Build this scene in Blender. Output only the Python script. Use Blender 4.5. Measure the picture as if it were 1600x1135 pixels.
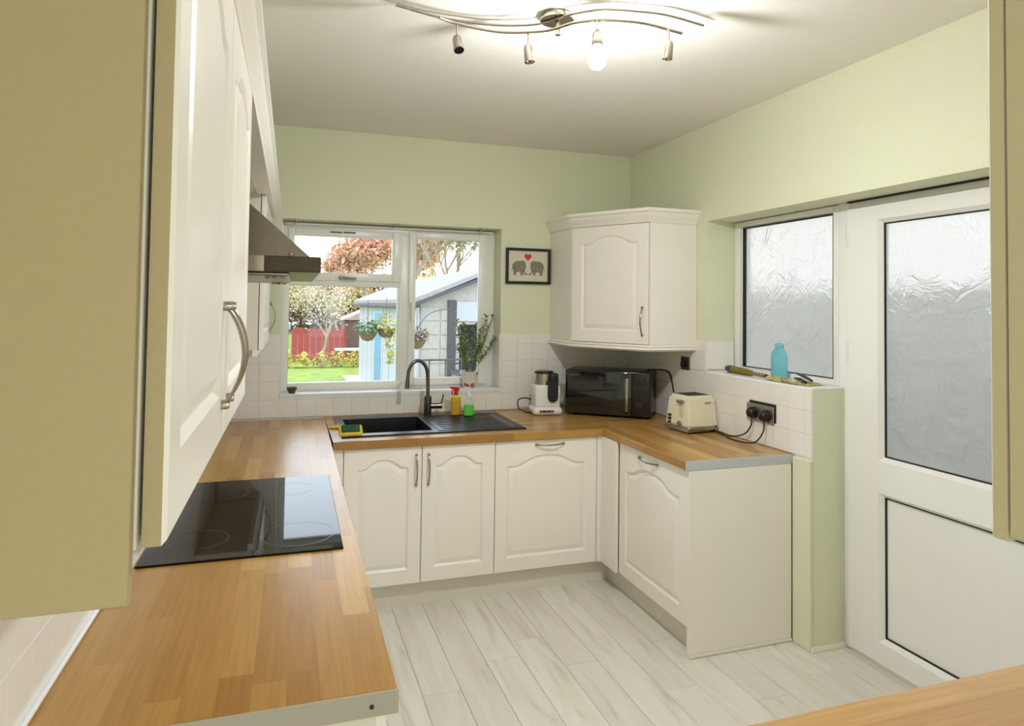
import bpy, bmesh, math, random
from mathutils import Vector, Matrix
R = math.radians
random.seed(7)
S = bpy.context.scene
COL = S.collection
for o in list(bpy.data.objects): bpy.data.objects.remove(o)

# ------------------------------------------------------------------ camera
CAMP = (0.365, -4.073, 1.554); YAW = R(18.588); PIT = R(-1.74); ROL = R(0.736); FPX = 1055.03; CYP = 445.249
fw = Vector((math.sin(YAW)*math.cos(PIT), math.cos(YAW)*math.cos(PIT), -math.sin(PIT)))
rt0 = Vector((math.cos(YAW), -math.sin(YAW), 0)); up0 = rt0.cross(fw)
rt = rt0*math.cos(ROL) + up0*math.sin(ROL); up = -rt0*math.sin(ROL) + up0*math.cos(ROL)
cd = bpy.data.cameras.new('camera'); cam = bpy.data.objects.new('camera', cd); COL.objects.link(cam)
m = Matrix((rt, up, -fw)).transposed().to_4x4(); m.translation = Vector(CAMP); cam.matrix_world = m
cd.sensor_fit = 'HORIZONTAL'; cd.sensor_width = 36.0; cd.lens = FPX/1600*36.0
cd.shift_y = (CYP-567.5)/1600.0; cd.clip_start = 0.02; cd.clip_end = 300
S.camera = cam

# ------------------------------------------------------------------ world and lights
S.view_settings.view_transform = 'Standard'; S.view_settings.look = 'None'
S.view_settings.gamma = 1.0; S.view_settings.exposure = 0.90; S.view_settings.use_curve_mapping = False
W = bpy.data.worlds.new('overcast'); S.world = W; W.use_nodes = True
bg = W.node_tree.nodes['Background']; bg.inputs[0].default_value = (0.85, 0.93, 1.05, 1); bg.inputs[1].default_value = 1.9

def lamp(name, kind, loc, energy, color, size=0.1, rot=(0, 0, 0), sy=None):
    d = bpy.data.lights.new(name, kind); d.energy = energy; d.color = color
    if kind == 'AREA':
        d.size = size
        if sy: d.shape = 'RECTANGLE'; d.size_y = sy
    elif kind == 'POINT': d.shadow_soft_size = size
    o = bpy.data.objects.new(name, d); o.location = loc; o.rotation_euler = rot; COL.objects.link(o); return o
BULB = Vector((1.335, -2.06, 2.395))
lamp('bulb_light', 'POINT', BULB, 14, (0.95, 0.965, 1.0), 0.033)
# the LED bulb throws most of its light downwards, out of its dome
lamp('bulb_dome_light', 'AREA', (1.366, -1.985, 2.362), 4.6, (0.95, 0.965, 1.0), 0.05)
lamp('rear_fill_light', 'AREA', (1.6, -5.6, 2.50), 23, (0.96, 0.965, 1.0), 1.2, (0, 0, 0), 1.2)  # added fill light, unseen behind the camera
# light portals in the openings (they give no light of their own, they only guide sampling of the sky)
for nm, loc, rot, sx_, sy_ in (('portal_back_window', (1.03, 0.50, 1.53), (R(-90), 0, 0), 1.4, 1.1), ('portal_dining', (1.6, -7.09, 1.07), (R(90), 0, 0), 1.8, 2.15), ('portal_side', (2.99, -1.66, 1.03), (0, R(90), 0), 2.1, 2.0)):
    o_ = lamp(nm, 'AREA', loc, 1.0, (1, 1, 1), sx_, rot, sy_)
    o_.data.cycles.is_portal = True

# ------------------------------------------------------------------ constants of the room
XR = 2.673; YW = 0.186; CH = 2.617; WT = 0.866; WL = R(-0.683); FX = XR+0.183
CW, SW = math.cos(WL), math.sin(WL)
def LF(x, y, z=0.0): return Vector((x*CW-y*SW, x*SW+y*CW, z))

# ------------------------------------------------------------------ materials
def lin(c):
    c = c/255.0
    return c/12.92 if c <= 0.04045 else ((c+0.055)/1.055)**2.4
def rgb(r, g, b): return (lin(r), lin(g), lin(b), 1)
MATS = {}
def mat(name, col, rough=0.5, metal=0.0, **kw):
    m = bpy.data.materials.new(name); m.use_nodes = True; nt = m.node_tree; b = nt.nodes['Principled BSDF']
    b.inputs['Base Color'].default_value = col; b.inputs['Roughness'].default_value = rough; b.inputs['Metallic'].default_value = metal
    for k, v in kw.items():
        if k == 'emit': b.inputs['Emission Color'].default_value = v[0]; b.inputs['Emission Strength'].default_value = v[1]
        elif k == 'trans': b.inputs['Transmission Weight'].default_value = v
        elif k == 'ior': b.inputs['IOR'].default_value = v
        elif k == 'spec': b.inputs['Specular IOR Level'].default_value = v
        elif k == 'coat': b.inputs['Coat Weight'].default_value = v
        elif k == 'alpha': b.inputs['Alpha'].default_value = v
    MATS[name] = m
    return m
def N(nt, t, **kw):
    n = nt.nodes.new(t)
    for k, v in kw.items(): setattr(n, k, v)
    return n
def noisy(m, scale=20, amt=0.06, bump=0.0, stretch=(1, 1, 1), detail=3, coord='Object', dist=0.002):
    """procedural tone variation and fine relief"""
    nt = m.node_tree; b = nt.nodes['Principled BSDF']; c = tuple(b.inputs['Base Color'].default_value)
    tc = N(nt, 'ShaderNodeTexCoord'); mp = N(nt, 'ShaderNodeMapping'); mp.inputs['Scale'].default_value = stretch
    no = N(nt, 'ShaderNodeTexNoise'); no.inputs['Scale'].default_value = scale; no.inputs['Detail'].default_value = detail
    nt.links.new(tc.outputs[coord], mp.inputs[0]); nt.links.new(mp.outputs[0], no.inputs['Vector'])
    cr = N(nt, 'ShaderNodeValToRGB'); e = cr.color_ramp.elements
    e[0].position = 0.3; e[1].position = 0.7
    e[0].color = tuple(max(0, x*(1-amt)) for x in c[:3])+(1,); e[1].color = tuple(min(1, x*(1+amt)) for x in c[:3])+(1,)
    nt.links.new(no.outputs[0], cr.inputs[0]); nt.links.new(cr.outputs[0], b.inputs['Base Color'])
    if bump:
        bp = N(nt, 'ShaderNodeBump'); bp.inputs['Strength'].default_value = bump; bp.inputs['Distance'].default_value = dist
        nt.links.new(no.outputs[0], bp.inputs['Height']); nt.links.new(bp.outputs[0], b.inputs['Normal'])
    return m
M_wall = noisy(mat('green_emulsion', rgb(229, 231, 202), 0.75), 60, 0.012, 0.15, dist=0.0006)
M_ceil = noisy(mat('ceiling_white', rgb(244, 240, 232), 0.85), 40, 0.01, 0.1, dist=0.0006)
M_door = noisy(mat('cream_white_vinyl', rgb(246, 241, 230), 0.32), 8, 0.008)
M_side = noisy(mat('cream_side_panel', rgb(228, 222, 206), 0.5), 150, 0.012)
M_shaded = noisy(mat('shaded_cream', rgb(178, 160, 122), 0.5), 150, 0.012)  # cream panel, darkened in its colour to stand in for weak light
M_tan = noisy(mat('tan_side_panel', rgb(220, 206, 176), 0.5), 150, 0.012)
M_upvc = noisy(mat('white_upvc', rgb(246, 245, 240), 0.28), 6, 0.008)
M_tile = noisy(mat('white_glazed_tile', rgb(244, 241, 234), 0.22), 12, 0.015, 0.05, dist=0.001)
M_grout = noisy(mat('pale_grout', rgb(240, 237, 230), 0.8), 90, 0.02)
M_sill = noisy(mat('sill_white', rgb(240, 241, 242), 0.3), 12, 0.01)
M_steel = noisy(mat('brushed_steel', rgb(170, 164, 152), 0.32, 1.0), 60, 0.06, stretch=(1, 1, 14))
M_hood = noisy(mat('hood_steel', rgb(120, 112, 98), 0.36, 1.0), 50, 0.06, stretch=(1, 12, 1))
M_hdark = noisy(mat('hood_band', rgb(72, 62, 48), 0.35, 0.7), 40, 0.05)
M_chrome = noisy(mat('satin_nickel', rgb(168, 160, 146), 0.22, 1.0), 30, 0.03)
M_tap = noisy(mat('tap_chrome', rgb(112, 110, 106), 0.22, 1.0), 30, 0.03)
M_black = noisy(mat('black_plastic', rgb(18, 18, 18), 0.35), 60, 0.1)
M_gasket = noisy(mat('black_gasket', rgb(22, 24, 28), 0.6), 60, 0.1)
M_glassblack = noisy(mat('black_ceramic_glass', rgb(4, 4, 5), 0.03, spec=0.3), 6, 0.05)
M_sink = noisy(mat('black_composite', rgb(22, 23, 25), 0.30), 300, 0.25, 0.08, dist=0.0005)
M_white = noisy(mat('white_plastic', rgb(240, 238, 235), 0.3), 30, 0.01)
M_cream = noisy(mat('cream_enamel', rgb(238, 232, 206), 0.28), 20, 0.01)
M_dark = noisy(mat('dark_shadow_gap', rgb(30, 26, 20), 0.8), 20, 0.05)
M_edge = noisy(mat('grey_edge_strip', rgb(176, 168, 154), 0.45), 60, 0.02)
M_greyedge = noisy(mat('silver_edge_strip', rgb(196, 200, 204), 0.35), 60, 0.02)
M_ring = noisy(mat('hob_ring_print', rgb(84, 86, 88), 0.2), 40, 0.03)

def wood_mat(name, axis, cols, wv=0.058, L=0.52, rough=0.27, cell=True, coat=0.0):
    """laminated staves running along `axis` ('X' or 'Y'): printed tone and grain only"""
    m = bpy.data.materials.new(name); m.use_nodes = True; nt = m.node_tree; b = nt.nodes['Principled BSDF']; l = nt.links
    def math_(op, a, bb=None):
        n = N(nt, 'ShaderNodeMath', operation=op)
        for i, v in enumerate((a, bb)):
            if v is None: continue
            if isinstance(v, (int, float)): n.inputs[i].default_value = v
            else: l.new(v, n.inputs[i])
        return n.outputs[0]
    tc = N(nt, 'ShaderNodeTexCoord'); sp = N(nt, 'ShaderNodeSeparateXYZ'); l.new(tc.outputs['Object'], sp.inputs[0])
    u, v = (sp.outputs[0], sp.outputs[1]) if axis == 'X' else (sp.outputs[1], sp.outputs[0])
    row = math_('FLOOR', math_('DIVIDE', v, wv))
    wn = N(nt, 'ShaderNodeTexWhiteNoise', noise_dimensions='1D'); l.new(math_('ADD', row, 31.7), wn.inputs['W'])
    off = math_('MULTIPLY', wn.outputs[0], L*3)
    col = math_('FLOOR', math_('DIVIDE', math_('ADD', u, off), L))
    wn2 = N(nt, 'ShaderNodeTexWhiteNoise', noise_dimensions='2D'); cb = N(nt, 'ShaderNodeCombineXYZ')
    l.new(row, cb.inputs[0]); l.new(col, cb.inputs[1]); l.new(cb.outputs[0], wn2.inputs['Vector'])
    cr = N(nt, 'ShaderNodeValToRGB'); e = cr.color_ramp.elements
    e[0].color = cols[0]; e[1].color = cols[2]; k = e.new(0.5); k.color = cols[1]
    l.new(wn2.outputs[0], cr.inputs[0])
    mp = N(nt, 'ShaderNodeMapping'); mp.inputs['Scale'].default_value = (1.5, 34, 1) if axis == 'X' else (34, 1.5, 1)
    l.new(tc.outputs['Object'], mp.inputs[0])
    ad = N(nt, 'ShaderNodeVectorMath', operation='ADD'); l.new(mp.outputs[0], ad.inputs[0])
    sc = N(nt, 'ShaderNodeVectorMath', operation='SCALE'); sc.inputs['Scale'].default_value = 9.0; l.new(wn2.outputs['Color'], sc.inputs[0]); l.new(sc.outputs[0], ad.inputs[1])
    no = N(nt, 'ShaderNodeTexNoise'); no.inputs['Scale'].default_value = 3.0; no.inputs['Detail'].default_value = 6; no.inputs['Distortion'].default_value = 0.6
    l.new(ad.outputs[0], no.inputs['Vector'])
    mx = N(nt, 'ShaderNodeMix', data_type='RGBA', blend_type='MULTIPLY'); mx.inputs[0].default_value = 1.0
    c2 = N(nt, 'ShaderNodeValToRGB'); e = c2.color_ramp.elements; e[0].position = 0.3; e[1].position = 0.65
    e[0].color = (0.89, 0.86, 0.82, 1); e[1].color = (1.05, 1.04, 1.02, 1)
    l.new(no.outputs[0], c2.inputs[0]); l.new(cr.outputs[0], mx.inputs['A']); l.new(c2.outputs[0], mx.inputs['B'])
    l.new(mx.outputs['Result'], b.inputs['Base Color']); b.inputs['Roughness'].default_value = rough
    b.inputs['Coat Weight'].default_value = coat
    bp = N(nt, 'ShaderNodeBump'); bp.inputs['Strength'].default_value = 0.05; bp.inputs['Distance'].default_value = 0.0008
    l.new(no.outputs[0], bp.inputs['Height']); l.new(bp.outputs[0], b.inputs['Normal'])
    return m
BEECH = (rgb(164, 118, 56), rgb(180, 136, 70), rgb(200, 160, 92))
M_woodY = wood_mat('beech_staves_lengthwise', 'Y', BEECH)
M_woodX = wood_mat('beech_staves_crosswise', 'X', BEECH)
OAK = (rgb(196, 152, 96), rgb(206, 163, 105), rgb(214, 172, 114))
M_oak = wood_mat('oak_staves', 'X', OAK, 0.09, 0.9)

def plank_mat():
    m = bpy.data.materials.new('whitewashed_plank'); m.use_nodes = True; nt = m.node_tree; b = nt.nodes['Principled BSDF']; l = nt.links
    tc = N(nt, 'ShaderNodeTexCoord'); oi = N(nt, 'ShaderNodeObjectInfo')
    mp = N(nt, 'ShaderNodeMapping'); mp.inputs['Scale'].default_value = (8, 1.0, 1); l.new(tc.outputs['Object'], mp.inputs[0])
    cb = N(nt, 'ShaderNodeCombineXYZ')
    mu = N(nt, 'ShaderNodeMath', operation='MULTIPLY'); mu.inputs[1].default_value = 40; l.new(oi.outputs['Random'], mu.inputs[0])
    l.new(mu.outputs[0], cb.inputs[0]); l.new(mu.outputs[0], cb.inputs[1])
    ad = N(nt, 'ShaderNodeVectorMath', operation='ADD'); l.new(mp.outputs[0], ad.inputs[0]); l.new(cb.outputs[0], ad.inputs[1])
    no = N(nt, 'ShaderNodeTexNoise'); no.inputs['Scale'].default_value = 1.6; no.inputs['Detail'].default_value = 7; no.inputs['Distortion'].default_value = 1.3
    l.new(ad.outputs[0], no.inputs['Vector'])
    cr = N(nt, 'ShaderNodeValToRGB'); e = cr.color_ramp.elements; e[0].position = 0.28; e[1].position = 0.60
    e[0].color = rgb(198, 192, 178); e[1].color = rgb(230, 227, 216); k = e.new(0.40); k.color = rgb(222, 218, 205)
    l.new(no.outputs[0], cr.inputs[0])
    mx = N(nt, 'ShaderNodeMix', data_type='RGBA', blend_type='MULTIPLY'); mx.inputs[0].default_value = 1.0
    c2 = N(nt, 'ShaderNodeValToRGB'); e = c2.color_ramp.elements; e[0].color = (0.95, 0.94, 0.93, 1); e[1].color = (1.03, 1.03, 1.02, 1)
    l.new(oi.outputs['Random'], c2.inputs[0]); l.new(cr.outputs[0], mx.inputs['A']); l.new(c2.outputs[0], mx.inputs['B'])
    l.new(mx.outputs['Result'], b.inputs['Base Color']); b.inputs['Roughness'].default_value = 0.42
    return m
M_plank = plank_mat()

def clear_glass():
    m = bpy.data.materials.new('clear_glass'); m.use_nodes = True; nt = m.node_tree; nt.nodes.clear()
    o = N(nt, 'ShaderNodeOutputMaterial'); t = N(nt, 'ShaderNodeBsdfTransparent'); g = N(nt, 'ShaderNodeBsdfGlossy')
    g.inputs['Roughness'].default_value = 0.02; t.inputs[0].default_value = (0.97, 0.985, 0.98, 1)
    f = N(nt, 'ShaderNodeFresnel'); f.inputs[0].default_value = 1.35; mx = N(nt, 'ShaderNodeMixShader')
    nt.links.new(f.outputs[0], mx.inputs[0]); nt.links.new(t.outputs[0], mx.inputs[1]); nt.links.new(g.outputs[0], mx.inputs[2]); nt.links.new(mx.outputs[0], o.inputs[0])
    return m
M_glass = clear_glass()
def frosted():
    m = bpy.data.materials.new('patterned_frosted_glass'); m.use_nodes = True; nt = m.node_tree; nt.nodes.clear(); l = nt.links
    o = N(nt, 'ShaderNodeOutputMaterial')
    tc = N(nt, 'ShaderNodeTexCoord')
    mp = N(nt, 'ShaderNodeMapping'); l.new(tc.outputs['Object'], mp.inputs[0])
    vo = N(nt, 'ShaderNodeTexVoronoi'); vo.feature = 'F1'; vo.inputs['Scale'].default_value = 7
    no = N(nt, 'ShaderNodeTexNoise'); no.inputs['Scale'].default_value = 8; no.inputs['Detail'].default_value = 3; no.inputs['Distortion'].default_value = 1.5
    l.new(mp.outputs[0], no.inputs['Vector'])
    mm = N(nt, 'ShaderNodeMix', data_type='RGBA'); mm.inputs[0].default_value = 0.25
    l.new(mp.outputs[0], mm.inputs['A']); l.new(no.outputs['Color'], mm.inputs['B']); l.new(mm.outputs['Result'], vo.inputs['Vector'])
    ad = N(nt, 'ShaderNodeMath', operation='ADD'); l.new(vo.outputs['Distance'], ad.inputs[0]); l.new(no.outputs[0], ad.inputs[1])
    bp = N(nt, 'ShaderNodeBump'); bp.inputs['Strength'].default_value = 0.5; bp.inputs['Distance'].default_value = 0.02; l.new(ad.outputs[0], bp.inputs['Height'])
    rf = N(nt, 'ShaderNodeBsdfRefraction'); rf.inputs['Roughness'].default_value = 0.22; rf.inputs['IOR'].default_value = 1.18; rf.inputs[0].default_value = (0.74, 0.71, 0.66, 1)
    tl = N(nt, 'ShaderNodeBsdfTranslucent'); tl.inputs[0].default_value = (0.72, 0.71, 0.68, 1)
    gl = N(nt, 'ShaderNodeBsdfGlossy'); gl.inputs['Roughness'].default_value = 0.3
    for n in (rf, tl, gl): l.new(bp.outputs[0], n.inputs['Normal'])
    m1 = N(nt, 'ShaderNodeMixShader'); m1.inputs[0].default_value = 0.45; l.new(rf.outputs[0], m1.inputs[1]); l.new(tl.outputs[0], m1.inputs[2])
    m2 = N(nt, 'ShaderNodeMixShader'); m2.inputs[0].default_value = 0.06; l.new(m1.outputs[0], m2.inputs[1]); l.new(gl.outputs[0], m2.inputs[2])
    l.new(m2.outputs[0], o.inputs[0])
    return m
M_frost = frosted()
def tinted(name, c, rough=0.05, mix=0.5):
    m = bpy.data.materials.new(name); m.use_nodes = True; nt = m.node_tree; nt.nodes.clear(); l = nt.links
    o = N(nt, 'ShaderNodeOutputMaterial'); t = N(nt, 'ShaderNodeBsdfTransparent'); t.inputs[0].default_value = c
    p = N(nt, 'ShaderNodeBsdfPrincipled'); p.inputs['Base Color'].default_value = c; p.inputs['Roughness'].default_value = rough
    mx = N(nt, 'ShaderNodeMixShader'); mx.inputs[0].default_value = mix
    no = N(nt, 'ShaderNodeTexNoise'); no.inputs['Scale'].default_value = 40
    bp = N(nt, 'ShaderNodeBump'); bp.inputs['Strength'].default_value = 0.05; l.new(no.outputs[0], bp.inputs['Height']); l.new(bp.outputs[0], p.inputs['Normal'])
    l.new(t.outputs[0], mx.inputs[1]); l.new(p.outputs[0], mx.inputs[2]); l.new(mx.outputs[0], o.inputs[0]); return m

# ------------------------------------------------------------------ geometry helpers
def B(): return bmesh.new()
def box(bm, x0, y0, z0, x1, y1, z1, bev=0.0, seg=2):
    x0, x1 = sorted((x0, x1)); y0, y1 = sorted((y0, y1)); z0, z1 = sorted((z0, z1))
    r = bmesh.ops.create_cube(bm, size=1.0); vs = r['verts']
    for v in vs: v.co = Vector((x0+(v.co.x+.5)*(x1-x0), y0+(v.co.y+.5)*(y1-y0), z0+(v.co.z+.5)*(z1-z0)))
    if bev:
        es = list({e for v in vs for e in v.link_edges})
        bmesh.ops.bevel(bm, geom=es, offset=min(bev, .49*min(x1-x0, y1-y0, z1-z0)), segments=seg, affect='EDGES', profile=0.5)
    return bm
def frames(pts, closed=False):
    n = len(pts); out = []; t0 = None; nrm = None
    for i, p in enumerate(pts):
        a = pts[max(0, i-1)]; b = pts[min(n-1, i+1)]; t = (b-a).normalized()
        if nrm is None:
            nrm = t.orthogonal().normalized()
        else:
            q = t0.rotation_difference(t); nrm = (q @ nrm).normalized()
        t0 = t; out.append((p, t, nrm, t.cross(nrm)))
    return out
def tube(bm, pts, r, n=10, rs=None, flat=1.0, up=None):
    pts = [Vector(p) for p in pts]; rings = []
    for i, (p, t, a, b) in enumerate(frames(pts)):
        if up is not None:
            b = t.cross(Vector(up)).normalized(); a = b.cross(t).normalized()
        rr = rs[i] if rs else r
        rings.append([bm.verts.new(p + a*math.cos(2*math.pi*k/n)*rr + b*math.sin(2*math.pi*k/n)*rr*flat) for k in range(n)])
    for q, s in zip(rings, rings[1:]):
        for k in range(n): bm.faces.new((q[k], q[(k+1) % n], s[(k+1) % n], s[k]))
    bm.faces.new(rings[0][::-1]); bm.faces.new(rings[-1]); return bm
def lathe(bm, prof, c=(0, 0, 0), n=24, axis=None):
    """prof: (r, z) pairs; closed with caps where r is not 0"""
    c = Vector(c); rot = Matrix.Identity(3)
    if axis is not None: rot = Vector((0, 0, 1)).rotation_difference(Vector(axis).normalized()).to_matrix()
    rings = []
    for r, z in prof:
        if r < 1e-6: rings.append([bm.verts.new(c + rot @ Vector((0, 0, z)))])
        else: rings.append([bm.verts.new(c + rot @ Vector((r*math.cos(2*math.pi*k/n), r*math.sin(2*math.pi*k/n), z))) for k in range(n)])
    for q, s in zip(rings, rings[1:]):
        if len(q) == 1 and len(s) == 1: continue
        for k in range(n):
            k2 = (k+1) % n
            if len(q) == 1: bm.faces.new((q[0], s[k2], s[k]))
            elif len(s) == 1: bm.faces.new((q[k], q[k2], s[0]))
            else: bm.faces.new((q[k], q[k2], s[k2], s[k]))
    if len(rings[0]) > 1: bm.faces.new(rings[0][::-1])
    if len(rings[-1]) > 1: bm.faces.new(rings[-1])
    return bm
def prism(bm, poly, z0, z1, mtx=None):
    """poly in local XY, extruded in local Z"""
    a = [bm.verts.new(Vector((x, y, z0))) for x, y in poly]; b = [bm.verts.new(Vector((x, y, z1))) for x, y in poly]
    n = len(poly); bm.faces.new(a[::-1]); bm.faces.new(b)
    for k in range(n): bm.faces.new((a[k], a[(k+1) % n], b[(k+1) % n], b[k]))
    if mtx is not None: bmesh.ops.transform(bm, matrix=mtx, verts=a+b)
    return bm
def holed(us, vs, holes, t0, t1, place):
    """slab on a grid us x vs with rectangular holes; place(u, v, t) -> point"""
    bm = B(); U = sorted(set([us[0], us[1]] + [h[0] for h in holes] + [h[2] for h in holes])); V = sorted(set([vs[0], vs[1]] + [h[1] for h in holes] + [h[3] for h in holes]))
    U = [u for u in U if us[0] <= u <= us[1]]; V = [v for v in V if vs[0] <= v <= vs[1]]
    def solid(i, j):
        if not (0 <= i < len(U)-1 and 0 <= j < len(V)-1): return False
        u = (U[i]+U[i+1])/2; v = (V[j]+V[j+1])/2
        return not any(h[0] < u < h[2] and h[1] < v < h[3] for h in holes)
    vd = {}
    def V_(i, j, t):
        k = (i, j, t)
        if k not in vd: vd[k] = bm.verts.new(place(U[i], V[j], t))
        return vd[k]
    for i in range(len(U)-1):
        for j in range(len(V)-1):
            if not solid(i, j): continue
            bm.faces.new((V_(i, j, t0), V_(i+1, j, t0), V_(i+1, j+1, t0), V_(i, j+1, t0)))
            bm.faces.new((V_(i, j, t1), V_(i, j+1, t1), V_(i+1, j+1, t1), V_(i+1, j, t1)))
            for (di, dj, a, b) in ((-1, 0, (i, j), (i, j+1)), (1, 0, (i+1, j+1), (i+1, j)), (0, -1, (i+1, j), (i, j)), (0, 1, (i, j+1), (i+1, j+1))):
                if not solid(i+di, j+dj):
                    bm.faces.new((V_(*a, t0), V_(*b, t0), V_(*b, t1), V_(*a, t1)))
    return bm
def mitred(bm, path, prof):
    """sweep prof [(out, z)] along an open XY path; out is to the right of travel"""
    P = [Vector((p[0], p[1])) for p in path]; n = len(P); rings = []
    for i in range(n):
        d1 = (P[i]-P[i-1]).normalized() if i else (P[1]-P[0]).normalized()
        d2 = (P[i+1]-P[i]).normalized() if i < n-1 else d1
        n1 = Vector((d1.y, -d1.x)); n2 = Vector((d2.y, -d2.x)); mdir = (n1+n2).normalized(); k = 1/max(0.3, mdir.dot(n1))
        rings.append([bm.verts.new((P[i].x+mdir.x*o*k, P[i].y+mdir.y*o*k, z)) for o, z in prof])
    for q, s in zip(rings, rings[1:]):
        for k in range(len(prof)): k2 = (k+1) % len(prof); bm.faces.new((q[k], q[k2], s[k2], s[k]))
    bm.faces.new(rings[0][::-1]); bm.faces.new(rings[-1]); return bm

ORG = {}
def link(name, bm, m, parent=None, smooth=None, loc=(0, 0, 0), rz=0.0, rot=None):
    bmesh.ops.recalc_face_normals(bm, faces=bm.faces[:])
    me = bpy.data.meshes.new(name); bm.to_mesh(me); bm.free()
    o = bpy.data.objects.new(name, me); COL.objects.link(o)
    for q in (m if isinstance(m, (list, tuple)) else [m]): me.materials.append(q)
    if smooth is not None:
        ang = R(smooth)
        me.shade_smooth() if hasattr(me, 'shade_smooth') else None
        try:
            me.set_sharp_from_angle(angle=ang)
        except Exception: pass
    o.location = loc; o.rotation_euler = rot if rot else (0, 0, rz)
    if parent: o.parent = parent
    return o
def thing(name, label, cat, loc=(0, 0, 0), frame='W', rz=0.0, group=None):
    """Empty at the thing's base; parts are authored in the coordinates of `frame`"""
    o = bpy.data.objects.new(name, None); COL.objects.link(o); o.empty_display_size = 0.05
    v = Vector(loc); o.location = LF(*v) if frame == 'L' else v
    o.rotation_euler = (0, 0, (WL if frame == 'L' else 0)+rz); ORG[o] = v
    tag(o, label, cat, group); return o
def tag(o, label, cat, group=None):
    o['label'] = label; o['category'] = cat
    if group: o['group'] = group
    return o
def part(name, bm, m, T, smooth=None, sub=None):
    """bm authored in frame coordinates of thing T"""
    bmesh.ops.translate(bm, vec=-ORG[T], verts=bm.verts[:])
    return link(name, bm, m, sub or T, smooth)
def struct(name, bm, m, smooth=None, frame='W', parent=None):
    o = link(name, bm, m, parent, smooth)
    if not parent:
        o['kind'] = 'structure'
        if frame == 'L': o.rotation_euler = (0, 0, WL)
    return o

# ------------------------------------------------------------------ room shell
# floor: dark underlay with individual planks running towards the sink wall
bm = B(); box(bm, -1.4, -7.0, -0.06, 3.6, 0.3, -0.012)
floor = struct('floor', bm, M_dark)
pw = 0.157; gx = 0.0012
def plank_mesh(w, L):
    bm = B(); box(bm, 0, 0, -0.012, w, L, 0.0, 0.0014, 1)
    me = bpy.data.meshes.new('plank'); bm.to_mesh(me); bm.free(); me.materials.append(M_plank); return me
PM = {}
ends = {0.918: [-1.385], 1.227: [-1.203], 1.545: [-1.34], 1.075: [-2.2], 1.385: [-2.35], 1.70: [-2.05], 0.761: [-1.9]}
x = 0.918-6*pw; cnt = 0
while x < FX-0.002:
    base = None
    for k, v in ends.items():
        if abs(k-x) < 0.02: base = v[0]
    if base is None: base = -1.2-random.random()*1.2
    if x+pw > XR-0.003: base = -1.57
    cuts = [-3.86]; y = base
    while y > -3.7: y -= 1.28
    y += 1.28
    while y < YW-0.05: cuts.append(y); y += 1.28
    cuts = sorted(c for c in cuts if c > -3.9)+[YW-0.003]
    w = min(pw, (FX if True else 0)-x)-gx
    for a, b in zip(cuts, cuts[1:]):
        if b-a < 0.04 or w < 0.02: continue
        # planks stop at the pier and wall line on the right
        x1 = x+w
        if x1 > XR-0.003 and b > -1.5:
            if a < -1.7:
                k = (round(w, 3), round(-1.57-a, 3)); me = plank_mesh(w, -1.57-a-gx)
                o = bpy.data.objects.new('plank', me); COL.objects.link(o); o.parent = floor; o.location = (x, a, 0)
                if XR-0.003-x > 0.02:
                    me = plank_mesh(XR-0.003-x, b+1.57-gx); o = bpy.data.objects.new('plank', me); COL.objects.link(o); o.parent = floor; o.location = (x, -1.57, 0)
                continue
            if XR-0.003-x < 0.02: continue
            me = plank_mesh(XR-0.003-x, b-a-gx)
        else:
            k = (round(w, 3), round(b-a, 3))
            if k not in PM: PM[k] = plank_mesh(w, b-a-gx)
            me = PM[k]
        o = bpy.data.objects.new('plank', me); COL.objects.link(o); o.parent = floor; o.location = (x, a, 0)
    x += pw
bm = B(); box(bm, -1.4, -7.0, -0.012, 3.6, -3.861, -0.0005)
struct('floor_dining', bm, M_plank)
bm = B(); box(bm, -1.4, -7.0, CH, 3.6, YW+0.3, CH+0.1)
struct('ceiling', bm, M_ceil)
# walls
WX0, WX1, WZ0, WZ1 = 0.345, 1.72, 0.995, 2.06
wall_back = struct('wall_back', holed((-0.3, XR+0.5), (-0.5, CH), [(WX0, WZ0, WX1, WZ1)], YW, YW+0.3, lambda u, v, t: (u, t, v)), M_wall)
wall_right = struct('wall_right', holed((-3.95, YW), (-0.5, CH), [(-1.566, 1.186, -0.742, 2.056), (-2.62, -0.03, -1.566, 2.056)], XR, XR+0.3, lambda u, v, t: (t, u, v)), M_wall)
bm = B(); box(bm, -0.12, -7.2, -0.5, 0.0, 0.42, CH)
wall_left = struct('wall_left', bm, M_wall, frame='L')
bm = B(); box(bm, 1.08, -3.95, 0, XR, -3.86, CH)
struct('wall_near', bm, M_wall)
bm = B(); box(bm, 3.35, -7.0, 0, 3.45, -3.95, CH); struct('wall_dining_right', bm, M_wall)
bm = B(); box(bm, XR, -3.95, 0, 3.40, -3.86, CH); struct('wall_dining_return', bm, M_wall)
struct('wall_dining_rear', holed((-1.4, 3.6), (-0.3, CH), [(0.7, 0.0, 2.5, 2.15)], -7.1, -7.0, lambda u, v, t: (u, t, v)), M_wall)  # unseen opening added in this wall to bring in fill daylight
bm = B()
for a_ in ((0.7, 0.0, 0.76, 2.15), (1.57, 0.0, 1.63, 2.15), (2.44, 0.0, 2.5, 2.15), (0.76, 2.09, 2.44, 2.15), (0.76, 0.0, 2.44, 0.05)): box(bm, a_[0], -7.08, a_[1], a_[2], -7.02, a_[3], 0.004, 1)
struct('fill_opening_frame', bm, M_upvc)  # frame around the added daylight opening
bm = B(); box(bm, -20, -30, -0.2, 24, -7.1, -0.12); struct('rear_terrace', bm, noisy(mat('rear_paving', rgb(186, 182, 174), 0.9), 4, 0.1))

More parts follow.
